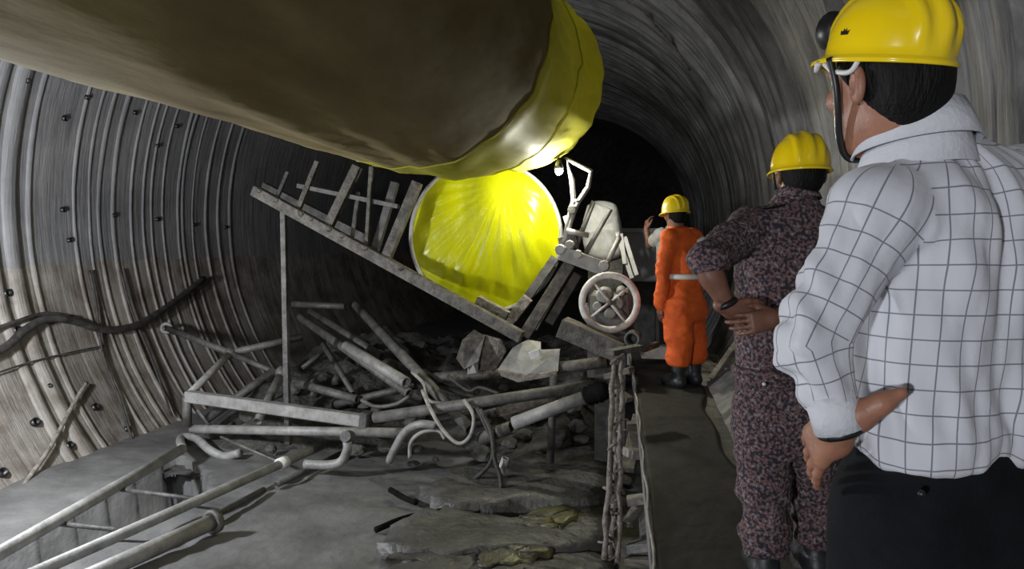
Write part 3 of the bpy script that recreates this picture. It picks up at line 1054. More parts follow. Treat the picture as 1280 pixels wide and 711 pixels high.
# loose pipes of the tangle; each: end pixel + depth, radius, material, label
loose = [
    ((375, 396, 8.7), (512, 492, 7.15), .052, 'pipe', 'grey pipe sloping down beside a paler twin beyond the tubular frame'),
    ((388, 389, 8.9), (478, 446, 8.0), .048, 'dark_shaded_pipe', 'dark pipe lying along the upper side of two sloping pipes'),
    ((432, 432, 7.9), (508, 478, 7.2), .058, 'pale_pipe', 'pale stub pipe lying over the two sloping grey pipes'),
    ((445, 381, 8.6), (588, 537, 6.7), .058, 'pipe', 'longest steep pipe slanting from the dark down to the hoses'),
    ((372, 479, 7.7), (447, 499, 7.4), .047, 'pipe', 'short horizontal grey pipe between ball joint and steep pipes'),
    ((404, 430, 8.3), (442, 492, 7.6), .034, 'dark_shaded_pipe', 'thin dark pipe crossing under the two sloping pipes'),
    ((366, 380, 8.95), (432, 383, 8.85), .042, 'dark_shaded_pipe', 'level dark pipe at the far top of the tangle'),
    ((378, 460, 8.0), (404, 440, 8.2), .03, 'dark_shaded_pipe', 'small dark rod tilted between the ball joint and sloping pipes'),
    ((468, 522, 6.72), (748, 481, 6.55), .055, 'pipe', 'long weathered pipe running level from the tubular frame to the walkway'),
    ((500, 476, 7.3), (626, 466, 7.05), .060, 'gantry', 'muddy rail running into the left side of the gusset plate'),
    ((696, 460, 6.9), (760, 452, 6.8), .058, 'gantry', 'muddy rail stub leaving the right side of the gusset plate'),
    ((642, 529, 6.35), (742, 492, 6.30), .060, 'pale_pipe', 'pale pipe with a black wrapped end near the lattice post'),
    ((600, 548, 6.5), (640, 534, 6.4), .060, 'pipe', 'short grey pipe in line with the black wrapped pipe'),
    ((622, 515, 6.9), (700, 494, 6.9), .05, 'rust', 'rusty pipe half hidden below the long level pipe'),
    ((548, 532, 6.95), (640, 510, 6.9), .045, 'dark_shaded_pipe', 'dark pipe under the long level pipe beside the hoses'),
    ((692, 468, 6.75), (688, 578, 6.75), .036, 'dark_shaded_pipe', 'upright dark prop below the gusset plate'),
    ((420, 505, 7.5), (520, 482, 7.3), .04, 'dark_shaded_pipe', 'dark pipe end behind the box rail of the frame'),
    ((520, 470, 7.5), (600, 500, 7.1), .032, 'dark_shaded_pipe', 'thin dark pipe lying behind the steep pipe and hoses'),
]
for a, b, r, m, lab in loose:
    po, d = pipe(a, b, r, m, lab)
    if 'black wrapped end' in lab:       # the wrap is bound to its pipe
        wp = [PY(732, 496, b[2] + d), PY(745, 491, b[2] + d - .02), PY(760, 487, b[2] + d - .04)]
        attach(po, 'cloth_wrap', sweep(bmesh.new(), catmull(wp, 4), [.075, .09, .082, .095, .085, .098, .088, .08, .06], 12), 'black')['label'] = 'black rag wrap'


def on_mud(px0, px1, z, r, m, label):
    def build(d):
        e = Vector((0, d, 0))
        return tube(PZ(*px0, z) + e, PZ(*px1, z) + e, r, 14, 0.2)
    bm, d = lay(build)
    o = solo('steel_pipe', bm, m, label, 'pipe')
    register(o)
    return o, d


host, d = on_mud((80, 735), (266, 652), 0.09, .062, 'pale_pipe', 'thick pale pipe with a flanged end alone on the mud')
p0, p1 = PZ(80, 735, 0.09) + Vector((0, d, 0)), PZ(266, 652, 0.09) + Vector((0, d, 0))
t = (p1 - p0).normalized()
attach(host, 'flange', sweep(bmesh.new(), [p1 - t * 0.02, p1 + t * 0.03], 0.095, 18, 0.35), 'pipe')
on_mud((120, 722), (330, 612), 0.03, .028, 'dark_shaded_pipe', 'thin dark rod on the mud between pale rail and flanged pipe')
on_mud((345, 606), (440, 560), 0.04, .03, 'dark_shaded_pipe', 'thin dark rod lying along the far end of the pale rail')

# elbow pipes and hoses
ep = [(381, 580, 6.6), (408, 581, 6.6), (426, 577, 6.6), (434, 562, 6.6), (434, 550, 6.62)]
bm, d = lay(lambda d: sweep(bmesh.new(), catmull([PY(x, y, Y + d) for x, y, Y in ep], 5), 0.045, 12, 0.2))
elbow = solo('elbow_pipe', bm, 'pale_pipe', 'pale bent elbow pipe with dark valve on the mud below the box rail', 'pipe')
register(elbow)
bm = bmesh.new(); bmesh.ops.create_cone(bm, cap_ends=True, segments=12, radius1=0.07, radius2=0.055, depth=0.10)
bmesh.ops.rotate(bm, verts=bm.verts, matrix=Matrix.Rotation(1.2, 3, 'X')); bmesh.ops.translate(bm, verts=bm.verts, vec=PY(434, 546, 6.62 + d))
attach(elbow, 'valve', bm, 'dark_shaded_pipe', False)
hoses = [
    ([(486, 577, 6.75), (496, 556, 6.7), (508, 538, 6.65), (526, 530, 6.6), (545, 532, 6.6)], .040, 'pale_pipe', 'thick pale hose curving down onto the mud'),
    ([(512, 572, 6.7), (514, 552, 6.66), (528, 540, 6.6), (548, 538, 6.6), (556, 548, 6.6)], .02, 'hose', 'thin pale hose bent beside the thick curved hose'),
    ([(528, 488, 6.9), (540, 515, 6.62), (556, 540, 6.55), (574, 554, 6.5), (588, 544, 6.5), (592, 520, 6.55), (580, 500, 6.65)], .019, 'hose', 'pale hose hanging in an open loop from the pipes'),
    ([(596, 510, 6.55), (606, 530, 6.45), (616, 555, 6.4), (612, 580, 6.35), (590, 600, 6.45), (568, 610, 6.6)], .019, 'cable', 'black hose hanging from the pipes and trailing left'),
    ([(600, 512, 6.5), (614, 540, 6.4), (618, 572, 6.3), (626, 600, 6.25), (624, 625, 6.2), (616, 648, 6.0)], .021, 'cable', 'black hose hanging from the pipes and trailing down right'),
    ([(515, 465, 7.3), (530, 480, 7.1), (536, 500, 6.9), (560, 505, 6.9)], .018, 'hose', 'pale hose draped over the steep pipe'),
    ([(452, 500, 7.2), (470, 508, 7.1), (495, 505, 7.1), (512, 495, 7.1)], .022, 'pipe', 'grey hose sagging below the sloping pipes'),
    ([(560, 470, 7.2), (585, 488, 7.0), (600, 484, 7.0), (625, 492, 6.95)], .018, 'cable', 'black hose lying over the muddy rail'),
]
for pts, r, m, lab in hoses:
    bm, d = lay(lambda d: sweep(bmesh.new(), catmull([PY(x, y, Y + d) for x, y, Y in pts], 6), r, 9))
    register(solo('hose', bm, m, lab, 'hose'))
# black strips added for dark crack lines in the mud
for pts, lab in (([(488, 612), (505, 622), (520, 628)], 'curled black strip on the open mud'), ([(470, 662), (505, 648), (545, 640), (585, 632)], 'long black strip on the mud crust'),
                 ([(540, 655), (560, 648), (600, 642)], 'short black strip beside the long strip')):
    q = [PZ(x, y, 0.05) for x, y in pts]
    solo('dark_strip', sweep(bmesh.new(), catmull(q, 5), 0.028, 6), 'black', lab, 'rubber strip')
solo('pipe_stub', tube(PY(626, 590, 6.4), PY(632, 572, 6.4), 0.035, 12), 'white_paint', 'small white pipe stub standing in the mud by the hoses', 'pipe')

# wall cables
def wall_line(pts, r, off, m, lab):
    q = [PW(x, y, off) for x, y in pts]
    solo('wall_cable', sweep(bmesh.new(), catmull(q, 7), r, 9), m, lab, 'cable')


wall_line([(-20, 446), (10, 432), (32, 412), (60, 398), (95, 402), (130, 412), (165, 408), (190, 396), (222, 374), (255, 348)], .045, .10, 'cable', 'thick black cable bundle looping along the left wall')
wall_line([(-20, 416), (20, 402), (55, 392), (90, 396)], .022, .08, 'cable', 'thinner black cable just above the thick bundle')
wall_line([(-10, 468), (40, 452), (90, 440), (130, 432)], .010, .04, 'cable', 'thin wire under the thick bundle on the left wall')
wall_line([(0, 650), (30, 606), (62, 560), (90, 508), (108, 478)], .022, .06, 'rust', 'rusty bar leaning on the stained left wall')
wall_line([(112, 338), (120, 380), (128, 440), (150, 500), (168, 560)], .016, .05, 'cable', 'black wire running down the stained left wall')
wall_line([(150, 336), (165, 390), (190, 450), (215, 520)], .014, .05, 'cable', 'thin black wire beside the stains on the left wall')
wall_line([(772, -5), (800, 12), (822, 35), (845, 62), (862, 88)], .020, .09, 'rust', 'rusty bar clipped along the right side of the crown')

# ------------------------------------------------------------------ MUD CRUST, PATCHES AND STONES
def slab(px, z, th, lab, m='crust', name='mud_slab', seed=0, cat='mud slab'):
    pts = catmull([PZ(x, y, z) for x, y in px] + [PZ(*px[0], z)], 5)[:-1]
    rn = random.Random(seed)
    pts = [p + Vector((rn.uniform(-.03, .03), rn.uniform(-.05, .05), 0)) for p in pts]
    c = sum(pts, Vector()) / len(pts)
    bm = bmesh.new()
    rings = []
    for f in (1.0, 0.985, 0.8, 0.6, 0.4, 0.2):
        ring = []
        for p in pts:
            q = c + (p - c) * f
            h = (float(fbm(np.array([q.x, q.y, seed]), (2.2, 4.0, 1), 3)) - 0.5) * (0.12 if th > .05 else 0.10)
            ring.append(bm.verts.new(Vector((q.x, q.y, z + (h if f < 0.99 else -th)))))
        rings.append(ring)
    n = len(pts)
    for a, b in zip(rings[:-1], rings[1:]):
        for k in range(n):
            bm.faces.new((a[k], a[(k + 1) % n], b[(k + 1) % n], b[k]))
    cv = bm.verts.new(Vector((c.x, c.y, z)))
    for k in range(n):
        bm.faces.new((rings[-1][k], rings[-1][(k + 1) % n], cv))
    bmesh.ops.recalc_face_normals(bm, faces=bm.faces)
    return solo(name, bm, m, lab, cat)


slab(((470, 682), (500, 650), (560, 632), (640, 640), (750, 636), (752, 676), (650, 684), (560, 688)), .10, .16, 'broad mud crust slab with a broken dark edge', seed=1)
slab(((590, 700), (650, 690), (752, 686), (756, 725), (640, 730), (590, 722)), .05, .12, 'mud crust slab at the foot of the lattice post', seed=2)
slab(((470, 700), (520, 692), (590, 694), (585, 716), (500, 722)), .06, .12, 'small mud crust slab beside the broad slab', seed=6)
slab(((520, 606), (600, 578), (680, 566), (750, 556), (752, 620), (650, 626), (560, 630)), .12, .2, 'raised mud crust slab below the black wrapped pipe', seed=3)
slab(((652, 642), (690, 632), (722, 640), (700, 656), (664, 654)), .112, .03, 'thin dull yellow patch on the broad slab', 'dull_yellow_patch', 'yellow_patch', 4, 'plastic scrap')  # thin mottled yellow patch lying on the crust
slab(((600, 690), (640, 682), (690, 684), (660, 700), (610, 702)), .09, .03, 'thin dull yellow patch on the slab edge', 'dull_yellow_patch', 'yellow_patch', 5, 'plastic scrap')


def stone_bm(c, r, seed):
    bm = bmesh.new()
    bmesh.ops.create_icosphere(bm, subdivisions=2, radius=1)
    rn = random.Random(seed)
    sc = Vector((rn.uniform(.7, 1.3), rn.uniform(.7, 1.2), rn.uniform(.5, .9)))
    for v in bm.verts:
        n = float(fbm(np.array(v.co) + seed * 3.1, 1.3, seed)) * 0.9 + 0.45
        v.co = Vector((v.co.x * sc.x, v.co.y * sc.y, v.co.z * sc.z)) * r * n + c
    return bm


# crumpled grey sacking on the walkway by the wall
xs, ys = np.meshgrid(np.linspace(0.60, 0.88, 18), np.linspace(3.6, 6.6, 70), indexing='ij')
P = np.stack([xs, ys, xs * 0], -1)
zs = 1.0 + np.clip((xs - 0.59) * 1.0, 0, 0.25) * (0.2 + 1.1 * fbm(P, (4, 2.2, 1), 3)) + 0.03 * fbm(P, (10, 8, 1), 5)
o = grid_mesh('dusty_sacking', np.stack([xs, ys, zs], -1), 'concrete')
register(o)
tag(o, 'crumpled dusty grey sacking between the rubber mat and right wall', 'sacking')
solo('timber', box_between((0.64, 7.75, 1.03), (0.80, 7.1, 1.03), 0.10, 0.06), 'wood', 'dark timber baulk lying on the walkway behind the orange worker', 'timber', smooth=False)
solo('timber', box_between((0.66, 6.72, 1.03), (0.98, 6.95, 1.45), 0.07, 0.05), 'wood', 'timber baulk propped between the walkway and right wall', 'timber', smooth=False)


# ------------------------------------------------------------------ LATTICE POST and edge debris
def lattice_post():
    Y = 5.05
    b, tp = PY(764, 716, Y), PY(772, 446, Y + 0.1)
    b.z = -0.02
    root = empty('lattice_post', b, 'rough spiky rebar lattice post standing against the walkway edge', 'post')
    ax = (tp - b).normalized()
    q = [Vector((-.045, -.03, 0)), Vector((.045, -.03, 0)), Vector((0, .05, 0))]
    rn = random.Random(3)
    for d in q:
        pts = [b.lerp(tp, i / 14) + d * (1 - 0.35 * i / 14) + Vector((rn.uniform(-.012, .012), rn.uniform(-.01, .01), 0)) for i in range(15)]
        obj('chord', sweep(bmesh.new(), pts, [rn.uniform(.014, .024) for _ in pts], 7), 'rust', root)
    for i in range(22):
        p = b.lerp(tp, (i + 0.5) / 22)
        a, c = q[i % 3], q[(i + 1) % 3]
        obj('lacing', sweep(bmesh.new(), [p + a, p + c + ax * 0.06], 0.010, 6), 'rust', root)
    for i in range(13):
        p = b.lerp(tp, rn.uniform(0.08, 0.97))
        an = rn.uniform(0, 2 * PI)
        e = p + Vector((math.cos(an) * 0.11, math.sin(an) * 0.06, rn.uniform(-.03, .04)))
        obj('spike', sweep(bmesh.new(), [p, e], [0.012, 0.007], 6), 'rust', root)


lattice_post()
bits = [((784, 566, 5.2), (808, 568, 5.3), .06, 'edge', 'pale stub bracket reaching from lattice post to mat edge'),
        ((784, 588, 5.4), (800, 520, 5.9), .05, 'wood', 'grey board leaning up from the lattice post to the walkway'),
        ((784, 532, 5.7), (806, 530, 5.7), .05, 'wood', 'upper board laid between lattice post and walkway'),
        ((784, 626, 5.2), (812, 622, 5.2), .05, 'edge', 'pale board laid halfway between lattice post and walkway'),
        ((784, 656, 5.1), (800, 630, 5.2), .04, 'wood', 'short slanted board below the pale board by the post'),
        ((784, 684, 5.1), (822, 680, 5.0), .06, 'concrete', 'lowest slab board at the foot of the walkway edge'),
        ((784, 700, 5.05), (826, 702, 4.95), .05, 'wood', 'bottom timber lying on the mud by the lattice post'),
        ((762, 441, 5.15), (800, 434, 5.4), .04, 'gantry', 'steel offcut resting on the top of the lattice post'),
        ((758, 470, 6.3), (790, 462, 6.2), .05, 'wood', 'broken board beside the top of the lattice post'),
        ((766, 486, 6.1), (787, 500, 6.0), .045, 'wood', 'splintered board hanging under the steel offcut')]
for nm in ('lattice_post', 'rubber_mat', 'walkway'):
    register(bpy.data.objects[nm])
for a, b, wd, m, lab in bits:
    bm, d = lay(lambda d: box_between(PY(a[0], a[1], a[2] + d), PY(b[0], b[1], b[2] + d), wd * 2.2, wd))
    register(solo('debris_board', bm, m, lab, 'board', smooth=False))
bm, d = lay(lambda d: prism([PY(x, y, 5.35 + d) for x, y in ((798, 622), (812, 628), (818, 676), (800, 678))], 0.02, (0, 1, 0)))
register(solo('edge_sheet', bm, 'concrete', 'upright grey sheet wedged against the walkway edge', 'sheet', smooth=False))
bm, d = lay(lambda d: sweep(bmesh.new(), catmull([PY(784, 657, 5.2 + d), PY(790, 653, 5.2 + d), PY(796, 643, 5.25 + d), PY(800, 630, 5.3 + d)], 5), 0.014, 7))
solo('debris_hoop', bm, 'edge', 'bent pale rod curving beside the lattice post', 'rod')


# ------------------------------------------------------------------ STONES, each set down clear of everything before it
for o in list(C.objects):
    if o.parent is None and o.name.split('.')[0] in ('mud_slab', 'yellow_patch', 'dark_strip', 'timber', 'pipe_stub', 'debris_hoop', 'steel_skip', 'white_board'):
        register(o)
rs = random.Random(5)
heap = bpy.data.objects['spoil_heap']
SPOIL = BVHTree.FromPolygons([v.co.copy() for v in heap.data.vertices], [tuple(p.vertices) for p in heap.data.polygons])


def mud_z(x, y):
    i = int(np.clip(round((x + 6.3) / 0.055), 0, MUDZ.shape[0] - 1))
    return float(MUDZ[i, int(np.argmin(np.abs(MUDY - y)))])


def scatter(n, xr, yr, rr_, zfun, seed, label, group):
    made = tries = 0
    while made < n and tries < n * 40:
        tries += 1
        x, y, r = rs.uniform(*xr), rs.uniform(*yr), rs.uniform(*rr_)
        bm = settle(stone_bm(Vector((x, y, 1.0)), r, seed + tries), zfun, 0.004)
        for _ in range(12):              # lift it off the uneven ground until it only just touches
            t = bvh_of(bm)
            if not t.overlap(SPOIL):
                break
            bmesh.ops.translate(bm, verts=bm.verts, vec=Vector((0, 0, 0.002)))
        if clear_of_all(bm) and not bvh_of(bm).overlap(SPOIL):
            o = solo('rubble_stone', bm, 'stone', label, 'stone', group, False)
            register(o)
            made += 1
        else:
            bm.free()


scatter(46, (-4.6, -0.5), (6.9, 8.6), (.05, .14), lambda x, y: max(spoil_z(x, y), mud_z(x, y)), 100, 'rough grey stone lying in the dark spoil under the wreckage', 'stones in the spoil')
scatter(14, (-0.62, -0.12), (5.3, 6.9), (.04, .10), mud_z, 900, 'rough grey stone at the foot of the walkway edge', 'stones beside the walkway')
scatter(12, (0.60, 0.84), (6.62, 8.2), (.02, .045), lambda x, y: 1.0045, 1800, 'small dusty stone on the walkway beside the mat', 'stones on the walkway')


# ------------------------------------------------------------------ IMPLICIT SURFACES for the people
def surface_nets(f, org, h):
    s = f < 0
    nx, ny, nz = f.shape
    cells = (nx - 1, ny - 1, nz - 1)
    acc = np.zeros(cells + (3,)); cnt = np.zeros(cells)
    sl = lambda o: tuple(slice(o[k], o[k] + cells[k]) for k in range(3))
    cor = [(i, j, k) for i in (0, 1) for j in (0, 1) for k in (0, 1)]
    for a in cor:
        for ax in range(3):
            if a[ax] == 0:
                b = list(a); b[ax] = 1
                fa, fb = f[sl(a)], f[sl(b)]
                m = s[sl(a)] != s[sl(b)]
                t = np.where(m, fa / np.where(m, fa - fb, 1), 0)
                for q in range(3):
                    acc[..., q] += np.where(m, a[q] + (t if q == ax else 0), 0)
                cnt += m
    act = cnt > 0
    idx = -np.ones(cells, int)
    idx[act] = np.arange(act.sum())
    ii = np.argwhere(act)
    V = (ii + acc[act] / cnt[act][:, None]) * h + org
    faces = []
    for ax in range(3):
        o1, o2 = [(1, 2), (2, 0), (0, 1)][ax]
        a = [slice(None)] * 3; b = [slice(None)] * 3
        a[ax] = slice(0, -1); b[ax] = slice(1, None)
        ch = s[tuple(a)] != s[tuple(b)]
        e = np.argwhere(ch)
        ok = (e[:, o1] > 0) & (e[:, o2] > 0) & (e[:, o1] < cells[o1]) & (e[:, o2] < cells[o2]) & (e[:, ax] < cells[ax])
        e = e[ok]
        ins = s[tuple(a)][tuple(e.T)]
        def at(d1, d2):
            q = e.copy(); q[:, o1] -= d1; q[:, o2] -= d2
            return idx[tuple(q.T)]
        quad = np.stack([at(1, 1), at(0, 1), at(0, 0), at(1, 0)], 1)
        quad[~ins] = quad[~ins][:, ::-1]
        faces.append(quad)
    return V, np.concatenate(faces)


def smin(a, b, k):
    if k <= 0:
        return np.minimum(a, b)
    h = np.clip(0.5 + 0.5 * (b - a) / k, 0, 1)
    return b + (a - b) * h - k * h * (1 - h)


def V3(p):
    return np.array([p[0], p[1], p[2]], float)


def rcone(a, b, ra, rb):
    a, b = V3(a), V3(b)
    def f(P):
        ba = b - a
        t = np.clip(((P - a) @ ba) / max(ba @ ba, 1e-9), 0, 1)
        return np.linalg.norm(P - a - t[..., None] * ba, axis=-1) - (ra + (rb - ra) * t)
    return f


def ell(c, r, R=None):
    c, r = V3(c), np.array(r, float)
    def f(P):
        q = P - c
        if R is not None:
            q = q @ R          # columns of R = local axes
        k0 = np.linalg.norm(q / r, axis=-1); k1 = np.linalg.norm(q / (r * r), axis=-1)
        return k0 * (k0 - 1) / np.maximum(k1, 1e-6)
    return f


def loft(st, R, pw=2.3):
    """st: (centre xyz, half width, half depth) sorted by z; R columns: right, forward, up"""
    st = sorted(st, key=lambda s: s[0][2])
    zs = np.array([s[0][2] for s in st])
    A = np.array([[s[0][0], s[0][1], s[1], s[2]] for s in st])
    def f(P):
        z = P[..., 2]
        zz = np.linspace(zs[0], zs[-1], 80)
        cur = [np.interp(zz, zs, A[:, i]) for i in range(4)]
        ker = np.array([1, 2, 3, 4, 3, 2, 1.]) / 16
        cur = [np.convolve(np.pad(c, 3, 'edge'), ker, 'valid') for c in cur]
        cx, cy, a, b = (np.interp(z, zz, c) for c in cur)
        dx, dy = P[..., 0] - cx, P[..., 1] - cy
        u = dx * R[0, 0] + dy * R[1, 0]; v = dx * R[0, 1] + dy * R[1, 1]
        k = (np.abs(u / a) ** pw + np.abs(v / b) ** pw) ** (1 / pw)
        d = (k - 1) * np.minimum(a, b)
        return np.maximum(d, np.maximum(zs[0] - z, z - zs[-1]))
    return f


def field(prims, k, lo, hi, h):
    lo, hi = V3(lo), V3(hi)
    n = np.ceil((hi - lo) / h).astype(int) + 1
    g = np.stack(np.meshgrid(*[lo[i] + h * np.arange(n[i]) for i in range(3)], indexing='ij'), -1)
    d = None
    for p in prims:
        kk = k
        cut = False
        if isinstance(p, tuple):
            p, kk = p[0], p[1]
            cut = kk == 'cut'
        v = p(g)
        if d is None: d = v
        elif cut: d = np.maximum(d, v)
        else: d = smin(d, v, kk)
    return d, lo


def sdf_mesh(prims, k, lo, hi, h, smooth=2):
    d, org = field(prims, k, lo, hi, h)
    V, Fq = surface_nets(d, org, h)
    for _ in range(smooth):
        V = lap(V, Fq)
    return V, Fq


def lap(V, Fq, lam=0.5):
    acc = np.zeros_like(V); cnt = np.zeros(len(V))
    for i in range(4):
        a, b = Fq[:, i], Fq[:, (i + 1) % 4]
        np.add.at(acc, a, V[b]); np.add.at(cnt, a, 1)
        np.add.at(acc, b, V[a]); np.add.at(cnt, b, 1)
    return V + lam * (acc / np.maximum(cnt, 1)[:, None] - V)


def normals(V, Fq):
    n = np.cross(V[Fq[:, 2]] - V[Fq[:, 0]], V[Fq[:, 3]] - V[Fq[:, 1]])
    N = np.zeros_like(V)
    for i in range(4):
        np.add.at(N, Fq[:, i], n)
    return N / np.maximum(np.linalg.norm(N, axis=1), 1e-9)[:, None]


def mesh_obj(name, parts, m, parent, org):
    """parts: list of (V, F); joined into one mesh object"""
    Vs, Fs, n = [], [], 0
    for V, Fq in parts:
        Vs.append(V); Fs.append(Fq + n); n += len(V)
    V = np.concatenate(Vs) - V3(org)
    me = bpy.data.meshes.new(name)
    me.from_pydata(V.tolist(), [], np.concatenate(Fs).tolist())
    me.polygons.foreach_set('use_smooth', [True] * len(me.polygons))
    me.materials.append(M[m])
    me.update()
    o = bpy.data.objects.new(name, me)
    C.objects.link(o)
    o.parent = parent
    return o


def basis(fwd, tilt=0.0):
    f = np.array([fwd[0], fwd[1], 0.0]); f /= np.linalg.norm(f)
    r = np.array([f[1], -f[0], 0.0]); u = np.array([0, 0, 1.0])
    if tilt:
        f2 = f * math.cos(tilt) - u * math.sin(tilt)
        u = u * math.cos(tilt) + f * math.sin(tilt); f = f2
    return np.stack([r, f, u], 1)


def pad_box(ps, m):
    ps = np.array([V3(p) for p in ps])
    return ps.min(0) - m, ps.max(0) + m


# ---- head
def head_prims(c, R, neck, s=1.0):
    L = lambda x, y, z: V3(c) + R @ (np.array([x, y, z]) * s)
    p = [ell(L(0, -0.008, 0.03), np.array([.074, .094, .095]) * s, R),
         (ell(L(0, 0.030, -0.045), np.array([.058, .062, .072]) * s, R), 0.03 * s),
         (ell(L(0, 0.060, -0.095), np.array([.030, .026, .022]) * s, R), 0.03 * s),
         (rcone(L(0, 0.092, 0.015), L(0, 0.108, -0.028), .009 * s, .013 * s), 0.012 * s),
         (ell(L(0, 0.086, 0.035), np.array([.052, .014, .012]) * s, R), 0.015 * s),
         (ell(L(0, 0.092, -0.062), np.array([.024, .010, .009]) * s, R), 0.010 * s)]
    for sx in (-1, 1):
        p.append((ell(L(sx * 0.055, 0.055, -0.02), np.array([.02, .022, .022]) * s, R), 0.02 * s))
        a = 0.35 * sx
        Re = R @ np.array([[math.cos(a), -math.sin(a), 0], [math.sin(a), math.cos(a), 0], [0, 0, 1]])
        p.append((ell(L(sx * 0.080, -0.012, -0.012), np.array([.011, .022, .034]) * s, Re), 0.006 * s))
        p.append((lambda P, e=ell(L(sx * 0.091, -0.008, -0.008), np.array([.009, .013, .022]) * s, Re): -e(P), 'cut'))
    p.append((rcone(L(0, -0.022, -0.06), neck, .056 * s, .062 * s), 0.03 * s))
    return p


def head_mesh(c, R, neck, h=0.0045, s=1.0):
    lo, hi = pad_box([c, neck], 0.15 * s)
    return sdf_mesh(head_prims(c, R, neck, s), 0.02, lo, hi, h, 1)


def hair_mesh(c, R, s=1.0, h=0.006, nape=-0.075, rim=None, rup=None):
    L = lambda x, y, z: V3(c) + R @ (np.array([x, y, z]) * s)
    e = [ell(L(0, -0.014, 0.03), np.array([.083, .100, .102]) * s, R), (ell(L(0, -0.045, -0.03), np.array([.069, .058, .070]) * s, R), 0.03)]
    fr = V3(R[:, 1]); up = V3(R[:, 2])
    c0 = L(0, 0.012, 0)
    def cutface(P):       # keeps hair behind a slanted plane: the hairline rises towards the brow
        q = P - c0
        return (q @ fr) - 0.012 - np.clip((q @ up), -1, 1) * 0.9
    def cutnape(P):
        return -((P - L(0, 0, nape)) @ up) + 0.15 * ((P - c0) @ fr)
    lo, hi = pad_box([c], 0.16 * s)
    if rim is None:
        rim, rup = L(0, 0, 0.03), up
    rim, rup = V3(rim), V3(rup)
    return sdf_mesh(e + [(cutface, 'cut'), (cutnape, 'cut'), (lambda P: (P - rim) @ rup + 0.006, 'cut')], 0.02, lo, hi, h, 1)


# ---- hand: wrist, direction of the fingers, palm normal, side of the thumb
def hand_mesh(wr, d, n, side, curl=0.5, s=1.0, thumb=None, h=0.0036, spread=0.08, trad=None, w0=0.035):
    d = V3(d) / np.linalg.norm(d)
    n = V3(n) - d * np.dot(n, d); n /= np.linalg.norm(n)
    t = np.cross(d, n)
    if np.dot(t, side) < 0: t = -t
    wr = V3(wr)
    L = lambda a, b, c: wr + (d * a + t * b + n * c) * s
    pr = [rcone(L(-w0, 0, 0), L(0.01, 0, 0), .026 * s, .027 * s)]
    for b in (-0.027, -0.009, 0.010, 0.028):
        pr.append((rcone(L(0.005, b * 0.6, 0), L(0.082, b, 0), .0175 * s, .0135 * s), 0.014 * s))
    pr.append((ell(L(0.035, 0.024, 0.012), np.array([.03, .018, .018]) * s, np.stack([d, t, n], 1)), 0.012 * s))
    lens = [(.034, .022, .019), (.042, .027, .021), (.045, .030, .022), (.040, .026, .021)]
    pts_all = []
    for (b, ln, k) in zip((-0.029, -0.0095, 0.0105, 0.030), lens, range(4)):
        p = L(0.084 - 0.006 * abs(b) / 0.03, b, 0)
        ang = spread * (b / 0.03)
        c = curl * (0.75 + 0.12 * (3 - k))
        r = .0092 * s
        for j, l in enumerate(ln):
            c2 = c * (0.7 + 0.75 * j)
            dv = (d * math.cos(c2) + n * math.sin(c2)) * math.cos(ang) + t * math.sin(ang)
            q = p + dv * l * s
            pr.append((rcone(p, q, r, r * 0.92), 0.004 * s))
            pts_all.append(q)
            p, r = q, r * 0.92
    if thumb is None:
        a = L(0.012, 0.026, 0.008); b_ = L(0.045, 0.052, 0.018); c_ = L(0.074, 0.060, 0.024); e_ = L(0.097, 0.060, 0.030)
        thumb = [a, b_, c_, e_]
    rr_ = trad or [.0165, .0125, .011, .0088]
    for i in range(len(thumb) - 1):
        pr.append((rcone(thumb[i], thumb[i + 1], rr_[i] * s, rr_[i + 1] * s), (0.006 if trad is None else 0.018) * s))
        pts_all.append(V3(thumb[i + 1]))
    lo, hi = pad_box(pts_all + [L(-0.04, 0, 0)], 0.035)
    return sdf_mesh(pr, 0.01, lo, hi, h, 1)


